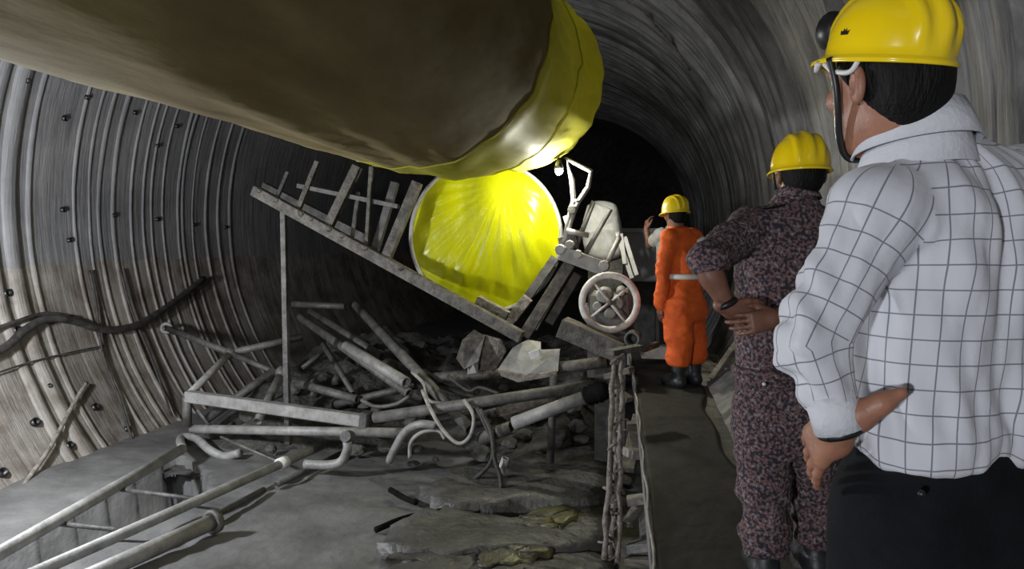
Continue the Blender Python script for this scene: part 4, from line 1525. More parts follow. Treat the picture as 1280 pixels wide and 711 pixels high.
# ---- hard hat
def helmet(parent, org, c, R, s=1.0, m='helmet', lamp=False, detail=True):
    """c: centre of the rim plane"""
    L = lambda x, y, z: np.array(c) + R @ (np.array([x, y, z]) * s)
    na, nt = 96, 22
    X = np.zeros((na, nt, 3))
    for i in range(na):
        a = 2 * PI * i / na
        ca, sa = math.cos(a), math.sin(a)          # x right, y forward
        for j in range(nt):
            t = j / (nt - 1)
            if t < 0.80:
                th = t / 0.80 * PI / 2
                k = math.sin(th) ** 0.86
                x, y, z = 0.108 * ca * k, 0.132 * sa * k, 0.138 * math.cos(th) ** 0.82
                # three raised ribs front to back
                if sa > -2:
                    fade = min(1, math.cos(th) * 3.0)
                    for xr, wd, hh in ((0, .013, .011), (-.045, .009, .009), (.045, .009, .009)):
                        g = math.exp(-((x - xr) / wd) ** 4) * fade * hh
                        nv = np.array([x / .108 ** 2, y / .132 ** 2, z / .138 ** 2]); nv /= max(np.linalg.norm(nv), 1e-6)
                        x, y, z = x + nv[0] * g, y + nv[1] * g, z + nv[2] * g
            else:
                f = (t - 0.80) / 0.20
                fw = max(0, sa) ** 2
                out = 0.010 + 0.030 * fw
                x, y, z = (0.108 + out * f) * ca, (0.132 + out * f) * sa, -0.012 * f - 0.010 * f * fw
            X[i, j] = L(x, y, z)
    o = grid_mesh('helmet', X - np.array(org), m, parent, closed_u=True)
    md = o.modifiers.new('thick', 'SOLIDIFY'); md.thickness = 0.004; md.offset = -1
    if not detail:
        return o
    loc = Vector(org)

    def sub(name, bm, mm, smooth=True):
        q = obj(name, bm, mm, None, smooth)
        for v in q.data.vertices: v.co -= loc
        q.parent = o
        return q
    rim = [Vector(L((0.108 + 0.010 + 0.030 * max(0, math.sin(a)) ** 2) * math.cos(a), (0.132 + 0.010 + 0.030 * max(0, math.sin(a)) ** 2) * math.sin(a), -0.012 - 0.010 * max(0, math.sin(a)) ** 2)) for a in np.linspace(0, 2 * PI, 73)]
    sub('rim_bead', sweep(bmesh.new(), rim, 0.0035 * s, 6, cap=False), m)
    if lamp:
        p = Vector(L(-0.01, 0.150, 0.062)); d = Vector(R @ np.array([0, 1, 0.1]))
        bm = sweep(bmesh.new(), [p - d * 0.028, p - d * 0.012, p + d * 0.016, p + d * 0.022], [0.016, 0.033, 0.036, 0.030], 16)
        sub('headlamp', bm, 'black_plastic')
        # small dark emblem on the left side of the shell
        pts = [(-.010, -.006), (.010, -.006), (.013, .004), (.006, .001), (.003, .008), (0, .002), (-.004, .008), (-.006, .001), (-.013, .004)]
        def shell(a, up):
            th = math.acos(min(1, (up / 0.138) ** (1 / 0.82))); k = math.sin(th) ** 0.86
            return Vector(L(0.1138 * math.cos(a) * k, 0.1378 * math.sin(a) * k, up))
        bm = bmesh.new()
        a0 = math.radians(172)
        bm.faces.new([bm.verts.new(shell(a0 + u / 0.12, 0.045 + v)) for u, v in pts])
        sub('emblem', bm, 'black_plastic', False)
    return o


def strap(parent, org, pts, wd, m, name='chin_strap'):
    q = obj(name, sweep(bmesh.new(), catmull(pts, 6), wd, 6), m, None)
    for v in q.data.vertices: v.co -= Vector(org)
    q.parent = parent
    return q


def boot(parent, org, ank, fwd, m='boot', s=1.0, shaft=0.14, name='boot'):
    f = V3((fwd[0], fwd[1], 0)); f /= np.linalg.norm(f)
    a = V3(ank)
    g = 1.0154
    heel = a - f * 0.03 * s; heel[2] = g + 0.045
    toe = a + f * 0.16 * s; toe[2] = g + 0.038
    ball = a + f * 0.10 * s; ball[2] = g + 0.048
    top = a.copy(); top[2] = g + shaft + 0.08
    low = a.copy(); low[2] = g + 0.06
    pr = [rcone(heel, ball, .046 * s, .05 * s), (rcone(ball, toe, .05 * s, .038 * s), .02), (rcone(low, top, .05 * s, .062 * s), .03),
          (lambda P: g - P[..., 2], 'cut'), (lambda P: P[..., 2] - (g + shaft + 0.08), 'cut')]
    lo, hi = pad_box([heel, toe, top, a], 0.09)
    lo[2] = g - 0.03
    return mesh_obj(name, [sdf_mesh(pr, 0.02, lo, hi, 0.010, 1)], m, parent, org)


def folds(V, Fq, amp, freq, seed, ridge=True, amask=None):
    N = normals(V, Fq)
    n = fbm(V, freq, seed, 3)
    if ridge:
        n = (1 - np.abs(2 * n - 1) * 1.6) - 0.55
    else:
        n = n - 0.5
    if amask is not None:
        n = n * amask
    return V + N * (n * amp)[:, None]


def limb_coords(V, pts, ref):
    """arc length along the polyline and angle round it for every vertex, plus distance"""
    pts = [V3(p) for p in pts]
    best = np.full(len(V), 1e9); S_ = np.zeros(len(V)); Ang = np.zeros(len(V)); s0 = 0
    ref = V3(ref)
    for a, b in zip(pts[:-1], pts[1:]):
        d = b - a; l = np.linalg.norm(d); d /= l
        t = np.clip((V - a) @ d, 0, l)
        q = V - a - t[:, None] * d
        dist = np.linalg.norm(q, axis=1)
        r = ref - d * (ref @ d); r /= np.linalg.norm(r)
        r2 = np.cross(d, r)
        ang = np.arctan2(q @ r2, q @ r)
        m = dist < best
        best[m] = dist[m]; S_[m] = s0 + t[m]; Ang[m] = ang[m]
        s0 += l
    return S_, Ang, best


# ------------------------------------------------------------------ PERSON in the white checked shirt
def person_white():
    zc = 1.27
    G = 1.0
    fw = np.array([-0.40, 0.917, 0]); R = basis(fw); r = R[:, 0]; f = R[:, 1]
    waist = V3(W(1170, 540, zc)); hip = V3(W(1160, 620, zc))
    org = Vector((hip[0], hip[1], G))
    root = empty('person', org, 'person in white checked shirt and black trousers, yellow helmet with lamp, hand on hip', 'person')
    chest = V3(W(1186, 330, zc)); ub = V3(W(1186, 260, zc)); sh = V3(W(1182, 214, zc)); nk = V3(W(1142, 172, zc - 0.005))
    zsh = sh[2]
    # shirt
    ls = sh - r * 0.162 + np.array([0, 0, -0.022]); rsd = sh + r * 0.165 + np.array([0, 0, -0.022])
    ls = V3(W(1092, 266, 1.19))
    el = V3(W(1014, 426, 1.17)); wr = V3(W(1047, 524, 1.165))
    rel = rsd + r * 0.17 - f * 0.08 + np.array([0, 0, -0.26]); rwr = V3(W(1292, 512, 1.30))
    st = [(waist + np.array([0, 0, -0.035]), .158, .118), (waist + np.array([0, 0, 0.01]), .166, .126), (V3(W(1171, 500, zc)), .163, .122), (V3(W(1176, 430, zc)), .163, .120),
          (chest, .172, .120), (ub, .178, .112), (V3(W(1184, 235, zc)), .165, .100), (sh, .130, .082), (V3(W(1170, 190, zc)), .085, .068), (V3(W(1155, 172, zc)), .070, .062)]
    torso = loft(st, R)
    sleeves = [rcone(ls, el, .066, .052), rcone(el, wr, .052, .034)]
    rs_ = [rcone(rsd, rel, .068, .054), rcone(rel, rwr, .054, .036)]
    trap = [rcone(ub + np.array([0, 0, 0.02]) - r * 0.05, ls + np.array([0, 0, 0.004]), .066, .060), rcone(ub + np.array([0, 0, 0.03]) + r * 0.05, rsd + np.array([0, 0, 0.006]), .07, .062)]
    lo, hi = pad_box([waist, ls, el, wr, rsd, rel, rwr, nk], 0.13)
    lo[2] = waist[2] - 0.06
    d = (wr - el) / np.linalg.norm(wr - el)
    cuff = wr + d * 0.012
    pr = [torso] + [(t, .05) for t in trap] + [(sleeves[0], .035), (sleeves[1], .012), (rs_[0], .03), (rs_[1], .012)]
    Vv, Fq = sdf_mesh(pr, .03, lo, hi, .0072, 2)
    # cloth coordinates for the checks
    d_t = np.minimum(torso(Vv), np.minimum(trap[0](Vv), trap[1](Vv)) + 0.01)
    d_l = np.minimum(sleeves[0](Vv), sleeves[1](Vv)); d_r = np.minimum(rs_[0](Vv), rs_[1](Vv))
    zz = Vv[:, 2]
    cx = np.interp(zz, [s[0][2] for s in st], [s[0][0] for s in st]); cy = np.interp(zz, [s[0][2] for s in st], [s[0][1] for s in st])
    q = np.stack([Vv[:, 0] - cx, Vv[:, 1] - cy], 1)
    at = np.arctan2(q @ r[:2], -(q @ f[:2]))       # zero at the spine
    sl, al, bl = limb_coords(Vv, [ls, el, wr], -r)
    sr, ar, br = limb_coords(Vv, [rsd, rel, rwr], r)
    Vt = Vv.copy()
    N = normals(Vv, Fq)
    which = np.where((d_l < d_t) & (d_l < d_r), 1, np.where(d_r < d_t, 2, 0))
    # folds: long soft ones down the back, blousing above the belt, bunches at the elbow
    bz = (zz - waist[2])
    tf = fbm(np.stack([at * 3.0 + bz * 1.5, bz * 3.2, at * 0], -1), 1.0, 4) - 0.5
    tf2 = np.sin(at * 13 + 5 * bz + 2.5 * np.sin(bz * 11)) * np.exp(-((bz - 0.07) / 0.06) ** 2)
    yoke = np.exp(-((np.abs(at + 0.75) - 0.25) / 0.5) ** 2) * np.exp(-((bz - 0.36) / 0.13) ** 2)
    tf3 = np.sin((at * 0.9 + bz * 5.0) * 9) * yoke
    spine = -np.exp(-((at + 0.05 * np.sin(bz * 9)) / 0.16) ** 2) * np.clip(bz / 0.1, 0, 1) * np.clip((0.5 - bz) / 0.1, 0, 1)
    blade = np.exp(-((at + 0.62) / 0.38) ** 2) * np.exp(-((bz - 0.37) / 0.11) ** 2)
    disp_t = tf * 0.042 + tf2 * 0.0075 + tf3 * 0.0060 + spine * 0.014 + blade * 0.014
    ln = np.linalg.norm(el - ls)
    eb = np.exp(-((sl - ln) / 0.11) ** 2)
    disp_l = 0.0075 * np.sin(sl * 95 + 2.5 * np.sin(al * 2 + 1)) * (0.25 + eb) * (0.5 + 0.5 * np.sin(al + 0.8)) + 0.030 * (fbm(np.stack([sl * 7 + al, al * 1.3, al * 0], -1), 1.0, 8) - 0.5)
    disp = np.where(which == 0, disp_t, np.where(which == 1, disp_l, disp_l * 0))
    for _ in range(2):
        a_ = np.zeros(len(Vv)); c_ = np.zeros(len(Vv))
        for i in range(4):
            np.add.at(a_, Fq[:, i], disp[Fq[:, (i + 1) % 4]]); np.add.at(c_, Fq[:, i], 1)
        disp = 0.5 * disp + 0.5 * a_ / np.maximum(c_, 1)
    Vv = Vv + N * disp[:, None]
    # uneven hem
    lw = np.clip((waist[2] + 0.06 - Vv[:, 2]) / 0.09, 0, 1)
    lw = lw * lw * (3 - 2 * lw)
    lw = np.where(which == 0, lw, 0)
    Vv[:, 2] += lw * (0.010 * np.sin(at * 3.3 + 1.2) + 0.005 * np.sin(at * 7.1))
    so = mesh_obj('shirt', [(Vv, Fq)], 'check', root, org)
    uvl = so.data.uv_layers.new(name='cloth')
    fw_ = which[Fq]
    fsel = np.where((fw_ == 1).sum(1) >= 2, 1, np.where((fw_ == 2).sum(1) >= 2, 2, 0))
    ut = np.stack([at * 0.155, zz + 0.06 * np.abs(np.sin(at)) * 0], 1)
    ul = np.stack([al * 0.060, sl], 1); ur = np.stack([ar * 0.060, sr], 1)
    U = np.where(fsel[:, None, None] == 0, ut[Fq], np.where(fsel[:, None, None] == 1, ul[Fq], ur[Fq]))
    # unwrap the angle across the seam
    for w_, per in ((0, 2 * PI * .155), (1, 2 * PI * .06), (2, 2 * PI * .06)):
        k = fsel == w_
        uu = U[k][:, :, 0]
        big = (uu.max(1) - uu.min(1)) > per / 2
        sub_ = uu[big]
        sub_[sub_ < 0] += per
        uu[big] = sub_
        tmp = U[k]; tmp[:, :, 0] = uu; U[k] = tmp
    uvl.data.foreach_set('uv', U.reshape(-1, 2).ravel().tolist())
    # collar: a standing band leaning back, with a fold
    ncent = V3(W(1140, 165, zc - 0.005))
    cb = []
    Rc = basis(np.array([-0.55, 0.83, 0]))
    for hz, rx_, ry_ in ((-0.075, .100, .100), (-0.030, .084, .088), (-0.008, .077, .080), (0.016, .069, .072), (0.030, .066, .068), (0.032, .071, .074), (0.006, .083, .087), (-0.030, .097, .102)):
        ring = []
        for k in range(60):
            a = PI / 2 + 0.16 + (2 * PI - 0.32) * k / 59
            lift = 0.018 * (-math.sin(a))       # higher at the nape
            ring.append(ncent + Rc @ np.array([rx_ * math.cos(a) + 0.004, ry_ * math.sin(a) - 0.004, hz + lift]))
        cb.append(ring)
    X = np.array(cb).transpose(1, 0, 2)
    co = grid_mesh('collar', X - np.array(org), 'collar', so)
    md = co.modifiers.new('thick', 'SOLIDIFY'); md.thickness = 0.003
    # cuff
    a3 = Vector(wr - d * 0.045); b3 = Vector(wr + d * 0.016)
    q = obj('cuff', sweep(bmesh.new(), [a3, a3.lerp(b3, .5), b3], [.041, .0405, .042], 24, 0.12), 'collar', root)
    # trousers
    kl = V3((hip[0], hip[1], 0)) - r * 0.085 + f * 0.03; kl[2] = G + 0.50
    kr = V3((hip[0], hip[1], 0)) + r * 0.085 + f * 0.02; kr[2] = G + 0.50
    al_ = kl - f * 0.05 - r * 0.03; al_[2] = G + 0.12
    ar_ = kr - f * 0.05 + r * 0.03; ar_[2] = G + 0.12
    hl = hip - r * 0.080; hl[2] -= 0.02
    hr = hip + r * 0.080; hr[2] -= 0.02
    tst = [(waist + np.array([0, 0, -0.004]), .146, .106), (waist + np.array([0, 0, -0.05]), .150, .110), (hip, .164, .124), (hip + np.array([0, 0, -0.07]), .168, .128), (hip + np.array([0, 0, -0.13]), .150, .112)]
    pr = [loft(tst, R), (rcone(hl, kl, .090, .074), .03), (rcone(hr, kr, .090, .074), .03), (rcone(kl, al_, .074, .062), .02), (rcone(kr, ar_, .074, .062), .02),
          (ell(hip - r * 0.07 - f * 0.055 + np.array([0, 0, -0.045]), (.078, .075, .085)), .04), (ell(hip + r * 0.07 - f * 0.055 + np.array([0, 0, -0.045]), (.078, .075, .085)), .04),
          (lambda P: (G + 0.085) - P[..., 2], 'cut')]
    lo, hi = pad_box([waist, hl, hr, kl, kr, al_, ar_], 0.15); lo[2] = G + 0.03; hi[2] = waist[2] + 0.03
    Vt_, Ft_ = sdf_mesh(pr, .03, lo, hi, .0095, 2)
    Vt_ = folds(Vt_, Ft_, .008, (6, 6, 9), 3)
    to = mesh_obj('trousers', [(Vt_, Ft_)], 'trousers', root, org)
    bp = V3(W(1152, 617, 1.13))
    bm = bmesh.new(); bmesh.ops.create_uvsphere(bm, u_segments=10, v_segments=6, radius=.006)
    bmesh.ops.translate(bm, verts=bm.verts, vec=Vector(bp))
    q = obj('button', bm, 'black_plastic', None)
    for v in q.data.vertices: v.co -= org
    q.parent = to
    # body
    hc = V3(W(1109, 104, zc - 0.01)); hf = np.array([-0.50, 0.866, 0]); Rh = basis(hf, 0.06)
    hm = head_mesh(hc, Rh, nk + np.array([0, 0, -0.03]))
    core = [loft([(c_ + np.array([0, 0, 0]), a_ * .86, b_ * .84) for c_, a_, b_ in st] + [(hip, .135, .10)], R), (rcone(hip - r * .08, kl, .075, .055), .02), (rcone(hip + r * .08, kr, .075, .055), .02),
            (rcone(kl, al_, .055, .04), .02), (rcone(kr, ar_, .055, .04), .02), (rcone(ls, el, .048, .040), .02), (rcone(el, wr, .040, .027), .01), (rcone(rsd, rel, .048, .040), .02), (rcone(rel, rwr, .040, .027), .01),
            (rcone(nk + np.array([0, 0, -0.05]), nk, .06, .058), .02)]
    lo, hi = pad_box([al_, ar_, el, rel, rwr, wr, nk], 0.09)
    bo = sdf_mesh(core, .02, lo, hi, .014, 1)
    th = [V3(W(1046, 530, 1.163)), V3(W(1074, 519, 1.148)), V3(W(1102, 504, 1.128)), V3(W(1127, 491, 1.118))]
    hm_l = hand_mesh(V3(W(1047, 527, 1.163)), r * 0.10 + f * 0.62 + np.array([-0.05, 0, -0.62]), r * 0.9 - f * 0.1, r * 0.2 - f * 0.8 + np.array([0, 0, .5]), 0.30, 1.0, th, trad=[.025, .0225, .0145, .0098], w0=-0.004)
    hm_r = hand_mesh(rwr, f * 0.8 - r * 0.3 + np.array([0, 0, -0.4]), -r, -f + np.array([0, 0, .4]), 0.35)
    mesh_obj('body', [hm, bo, hm_l, hm_r], 'skin', root, org)
    Lh = lambda x, y, z: V3(hc) + Rh @ np.array([x, y, z])
    mesh_obj('hair', [hair_mesh(hc, Rh, nape=-0.080, rim=Lh(0, -0.004, 0.042), rup=basis(hf, -0.21)[:, 2])], 'hair', root, org)
    ev = []
    bm = bmesh.new()
    for sx in (-1, 1):
        b2 = bmesh.new(); bmesh.ops.create_uvsphere(b2, u_segments=12, v_segments=8, radius=.012)
        bmesh.ops.translate(b2, verts=b2.verts, vec=Vector(Lh(sx * .032, .070, .014)))
        me = bpy.data.meshes.new('t'); b2.to_mesh(me); b2.free(); bm.from_mesh(me); bpy.data.meshes.remove(me)
    obj('eyes', bm, 'eye', root)
    Rt = basis(hf, -0.21)
    hel = helmet(root, org, Lh(0, -0.002, 0.042), Rt, 0.825, 'helmet', lamp=True)
    # cradle tab, headband and chin strap
    pts = [Vector(Lh(-.086, .056, .044)), Vector(Lh(-.089, .036, .026)), Vector(Lh(-.091, .010, .014)), Vector(Lh(-.091, -.012, .012)), Vector(Lh(-.090, -.030, .030))]
    strap(hel, org, pts, .0048, 'white_plastic', 'cradle_tab')
    pts = [Vector(Lh(-.093, .062, .045)), Vector(Lh(-.084, .075, .038)), Vector(Lh(-.06, .098, .046))]
    strap(hel, org, pts, .006, 'white_plastic', 'headband')
    pts = [Vector(Lh(-.098, .030, .045)), Vector(Lh(-.090, .026, .0)), Vector(Lh(-.078, .034, -.045)), Vector(Lh(-.058, .052, -.085)), Vector(Lh(-.03, .070, -.112)), Vector(Lh(.0, .076, -.121)),
           Vector(Lh(.03, .070, -.112)), Vector(Lh(.058, .052, -.085)), Vector(Lh(.078, .034, -.045)), Vector(Lh(.092, .026, .02))]
    strap(hel, org, pts, .0065, 'black_plastic', 'chin_strap')
    # watch under the cuff
    p = Vector(wr + d * 0.019)
    dd = Vector(d)
    u_ = dd.orthogonal().normalized(); v_ = dd.cross(u_)
    obj('watch_strap', sweep(bmesh.new(), [p + (u_ * math.cos(2 * PI * k / 24) + v_ * math.sin(2 * PI * k / 24)) * 0.031 for k in range(25)], 0.008, 8, cap=False), 'black_plastic', root)
    for a_ in (al_, ar_):
        boot(root, org, a_, f, 'black_plastic', name='shoe', shaft=0.03)


person_white()


# ------------------------------------------------------------------ PERSON in camouflage
def person_camo():
    zc = 2.72
    G = 1.0154
    fw = np.array([-0.10, 0.995, 0]); R = basis(fw); r = R[:, 0]; f = R[:, 1]
    hip = V3(W(978, 515, zc)); waist = V3(W(975, 440, zc)); chest = V3(W(978, 340, zc)); sh = V3(W(990, 268, zc)); nk = V3(W(995, 246, zc))
    org = Vector((hip[0], hip[1], 1.0))
    root = empty('person', org, 'person in speckled camouflage uniform with hands clasped behind the back', 'person')
    ls = V3(W(936, 286, zc - 0.02)); el = V3(W(880, 327, zc - 0.22)); wr = V3(W(911, 386, zc - 0.22))
    rsd = V3(W(1046, 286, zc + 0.02)); rel = V3(W(1078, 345, zc - 0.15)); rwr = V3(W(968, 398, zc - 0.23))
    st = [(hip + np.array([0, 0, -0.10]), .165, .130), (hip, .178, .135), (V3(W(976, 478, zc)), .165, .125), (waist, .160, .122), (V3(W(977, 390, zc)), .162, .122), (chest, .170, .125),
          (V3(W(982, 300, zc)), .165, .112), (V3(W(987, 278, zc)), .140, .095), (V3(W(991, 262, zc)), .095, .075), (V3(W(994, 248, zc)), .068, .064)]
    torso = loft(st, R)
    t = el - ls
    se = ls + t * 0.93
    pr = [torso, (rcone(sh - r * .05 + np.array([0, 0, -.05]), ls, .07, .072), .05), (rcone(sh + r * .05 + np.array([0, 0, -.05]), rsd, .07, .072), .05), (rcone(ls, se, .074, .066), .03), (rcone(rsd, rsd + (rel - rsd) * .8, .074, .068), .03)]
    lo, hi = pad_box([hip, ls, el, rsd, rel, nk], 0.13); lo[2] = waist[2] - 0.17
    Vv, Fq = sdf_mesh(pr + [(lambda P: (waist[2] - 0.12) - P[..., 2], 'cut')], .03, lo, hi, .0105, 2)
    Vv = folds(Vv, Fq, .022, (5, 5, 7), 3)
    so = mesh_obj('shirt', [(Vv, Fq)], 'camo', root, org)
    ring = []
    for hz, rx_, ry_ in ((-.022, .080, .084), (.004, .070, .074), (.026, .064, .068), (.026, .070, .074), (-.012, .088, .092)):
        ring.append([nk + R @ np.array([rx_ * math.cos(a), ry_ * math.sin(a), hz - 0.012 * math.sin(a)]) for a in np.linspace(PI / 2 + .2, 2.5 * PI - .2, 40)])
    co = grid_mesh('collar', np.array(ring).transpose(1, 0, 2) - np.array(org), 'camo', so)
    md = co.modifiers.new('thick', 'SOLIDIFY'); md.thickness = 0.004
    # trousers
    kl = V3(W(957, 610, zc)); kr = V3(W(1020, 612, zc + 0.05)); al_ = V3(W(955, 702, zc)); ar_ = V3(W(1018, 700, zc + 0.06))
    al_[2] = ar_[2] = G + 0.13
    hl = hip - r * .085; hr = hip + r * .088
    tst = [(V3(W(976, 470, zc)), .158, .118), (hip, .172, .130), (hip + np.array([0, 0, -.09]), .165, .125), (hip + np.array([0, 0, -.15]), .13, .10)]
    pr = [loft(tst, R), (rcone(hl, kl, .105, .096), .03), (rcone(hr, kr, .100, .086), .03), (rcone(kl, al_, .096, .084), .02), (rcone(kr, ar_, .086, .074), .02), (lambda P: (G + 0.115) - P[..., 2], 'cut')]
    lo, hi = pad_box([waist, hl, hr, kl, kr, al_, ar_], 0.17); lo[2] = G + .06
    Vt_, Ft_ = sdf_mesh(pr, .03, lo, hi, .012, 2)
    zk = np.exp(-((Vt_[:, 2] - G - 0.25) / 0.22) ** 2)
    Vt_ = folds(Vt_, Ft_, .026, (5, 5, 11), 6, True, 0.35 + zk)
    to = mesh_obj('trousers', [(Vt_, Ft_)], 'camo', root, org)
    bm = bmesh.new()
    o = obj('belt', sweep(bm, [Vector(V3(W(976, 462, zc)) + R @ np.array([.168 * math.cos(a), .130 * math.sin(a), 0])) for a in np.linspace(0, 2 * PI, 49)], .016, 6, cap=False), 'camo', root)
    bm = bmesh.new(); bmesh.ops.create_uvsphere(bm, u_segments=10, v_segments=6, radius=.007)
    bmesh.ops.translate(bm, verts=bm.verts, vec=W(955, 480, zc - 0.147)); obj('stud', bm, 'white_plastic', root)
    # body
    hc = V3(W(1000, 216, zc)); Rh = basis(np.array([-0.12, 0.99, 0]), 0.08)
    hm = head_mesh(hc, Rh, nk + np.array([0, 0, -.03]), .007)
    core = [loft([(c_, a_ * .86, b_ * .84) for c_, a_, b_ in st], R), (rcone(hl, kl, .075, .055), .02), (rcone(hr, kr, .075, .055), .02), (rcone(kl, al_, .055, .04), .02), (rcone(kr, ar_, .055, .04), .02),
            (rcone(ls, el, .052, .043), .02), (rcone(el, el + (wr - el) * .35, .043, .044), .015), (rcone(el + (wr - el) * .3, wr, .044, .028), .015), (rcone(rsd, rel, .052, .043), .02), (rcone(rel, rwr, .043, .028), .015),
            (rcone(nk + np.array([0, 0, -.05]), nk, .06, .058), .02)]
    lo, hi = pad_box([al_, ar_, el, rel, wr, rwr, nk], .09)
    bo = sdf_mesh(core, .02, lo, hi, .012, 1)
    dl = V3(W(945, 402, zc - .20)) - wr
    h1 = hand_mesh(wr, dl, np.array([0, .45, .3]), np.array([0, -.3, 1.0]), .55, 1.0, None, .005)
    h2 = hand_mesh(rwr, V3(W(935, 405, zc - .25)) - rwr, np.array([0, .8, 0]), np.array([0, 0, 1.0]), .7, 1.0, None, .005)
    mesh_obj('body', [hm, bo, h1, h2], 'skin_dark', root, org)
    mesh_obj('hair', [hair_mesh(hc, Rh, 1.0, .008, -0.085)], 'hair', root, org)
    Lh = lambda x, y, z: hc + Rh @ np.array([x, y, z])
    hel = helmet(root, org, Lh(0, -0.004, 0.012), basis(np.array([-0.12, .99, 0]), 0.04), 0.93, 'helmet')
    strap(hel, org, [Vector(Lh(-.095, .02, .04)), Vector(Lh(-.092, .02, -.01)), Vector(Lh(-.07, .04, -.07)), Vector(Lh(0, .07, -.12)), Vector(Lh(.07, .04, -.07)), Vector(Lh(.095, .02, .04))], .006, 'black_plastic')
    strap(hel, org, [Vector(Lh(-.095, -.01, .034)), Vector(Lh(-.093, -.012, .012)), Vector(Lh(-.090, -.012, -.004))], .007, 'white_plastic', 'cradle_tab')
    # wrist band
    d = Vector(wr - el).normalized(); u_ = d.orthogonal().normalized(); v_ = d.cross(u_); p = Vector(wr) - d * .02
    obj('wrist_band', sweep(bmesh.new(), [p + (u_ * math.cos(2 * PI * k / 20) + v_ * math.sin(2 * PI * k / 20)) * .032 for k in range(21)], .012, 8, cap=False), 'black_plastic', root)
    boot(root, org, al_, f, 'boot', 1.05); boot(root, org, ar_, f, 'boot', 1.05)
    # black epaulette strip
    obj('epaulette', box_between(Vector(ls) + Vector((.02, 0, .066)), Vector(ls) + Vector((.13, 0, .088)), .05, .008), 'black', root, False)


person_camo()


# ------------------------------------------------------------------ PERSON in the orange coverall
def person_orange():
    zc = 6.35
    G = 1.0154
    fw = np.array([-0.62, 0.78, 0]); R = basis(fw); r = R[:, 0]; f = R[:, 1]
    hip = V3(W(856, 382, zc)); waist = V3(W(856, 345, zc)); chest = V3(W(854, 312, zc)); sh = V3(W(850, 291, zc)); nk = V3(W(846, 284, zc))
    org = Vector((hip[0], hip[1], 1.0))
    root = empty('person', org, 'person in bright orange coverall and black boots with reflective belt', 'person')
    ls = sh - r * .155 + np.array([0, 0, -.05]); rsd = sh + r * .155 + np.array([0, 0, -.05])
    ls = V3(W(836, 299, zc - .10)); el = V3(W(829, 345, zc - .10)); wr = V3(W(826, 380, zc - .06))
    rel = rsd + r * .06 + np.array([0, 0, -.29]); rwr = rel + f * .12 + np.array([0, 0, -.22])
    kl = V3(W(848, 425, zc - .05)); kr = V3(W(868, 425, zc + .08)); al_ = V3(W(848, 470, zc - .06)); ar_ = V3(W(868, 470, zc + .08))
    al_[2] = ar_[2] = G + .14
    st = [(hip + np.array([0, 0, -.12]), .17, .14), (hip, .185, .15), (V3(W(856, 362, zc)), .172, .142), (waist, .160, .130), (chest, .175, .130), (V3(W(852, 298, zc)), .150, .105), (sh, .10, .08), (nk, .066, .064)]
    pr = [loft(st, R), (rcone(sh + np.array([0, 0, -.04]), ls, .07, .075), .04), (rcone(sh + np.array([0, 0, -.04]), rsd, .07, .075), .04), (rcone(ls, el, .080, .066), .03), (rcone(el, wr, .066, .050), .015),
          (rcone(rsd, rel, .080, .066), .03), (rcone(rel, rwr, .066, .050), .015), (rcone(hip - r * .08, kl, .13, .115), .03), (rcone(hip + r * .08, kr, .13, .115), .03), (rcone(kl, al_ + np.array([0, 0, .10]), .115, .100), .02),
          (rcone(kr, ar_ + np.array([0, 0, .10]), .115, .100), .02), (lambda P: (G + .20) - P[..., 2], 'cut')]
    lo, hi = pad_box([hip, ls, el, wr, rel, rwr, nk, kl, kr, al_, ar_], .15)
    Vv, Fq = sdf_mesh(pr, .03, lo, hi, .0135, 2)
    Vv = folds(Vv, Fq, .034, (3.4, 3.4, 6.5), 3)
    mesh_obj('coverall', [(Vv, Fq)], 'orange', root, org)
    obj('reflective_belt', sweep(bmesh.new(), [Vector(waist + R @ np.array([.174 * math.cos(a), .144 * math.sin(a), 0])) for a in np.linspace(0, 2 * PI, 41)], [.026] * 41, 8, cap=False), 'reflective', root)
    for p0, p1 in ((sh - r * .09 + f * -.1, waist - r * .09 - f * .12),):
        pass
    obj('arm_band', sweep(bmesh.new(), [Vector(V3(W(868.5, 302, zc)) + np.array([.02 + .05 * math.cos(a), .05 * math.sin(a), .03 * math.cos(a)])) for a in np.linspace(0, 2 * PI, 21)], .02, 6, cap=False), 'reflective', root)
    hc = V3(W(844, 268, zc)); Rh = basis(np.array([-.55, .83, 0]), .1)
    hm = head_mesh(hc, Rh, nk + np.array([0, 0, -.03]), .010)
    core = [loft([(c_, a_ * .8, b_ * .8) for c_, a_, b_ in st], R), (rcone(hip - r * .08, kl, .08, .055), .02), (rcone(hip + r * .08, kr, .08, .055), .02), (rcone(kl, al_, .055, .04), .02), (rcone(kr, ar_, .055, .04), .02),
            (rcone(ls, el, .05, .04), .02), (rcone(el, wr, .04, .028), .02), (rcone(rsd, rel, .05, .04), .02), (rcone(rel, rwr, .04, .028), .02)]
    lo, hi = pad_box([hip, ls, el, wr, rel, rwr, nk, kl, kr, al_, ar_], .1)
    bo = sdf_mesh(core, .02, lo, hi, .016, 1)
    h1 = hand_mesh(wr, np.array([-.05, .1, -1.0]), r, f, .45, 1.0, None, .006)
    h2 = hand_mesh(rwr, np.array([-.1, .2, -1.0]), -r, f, .45, 1.0, None, .006)
    mesh_obj('body', [hm, bo, h1, h2], 'skin_dark', root, org)
    mesh_obj('hair', [hair_mesh(hc, Rh, 1.0, .010)], 'hair', root, org)
    helmet(root, org, hc + Rh @ np.array([0, -.006, .022]), basis(np.array([-.55, .83, 0]), .08), 1.0, 'helmet_dull')
    boot(root, org, al_, f, 'boot', 1.1, .22); boot(root, org, ar_, f, 'boot', 1.1, .22)


person_orange()


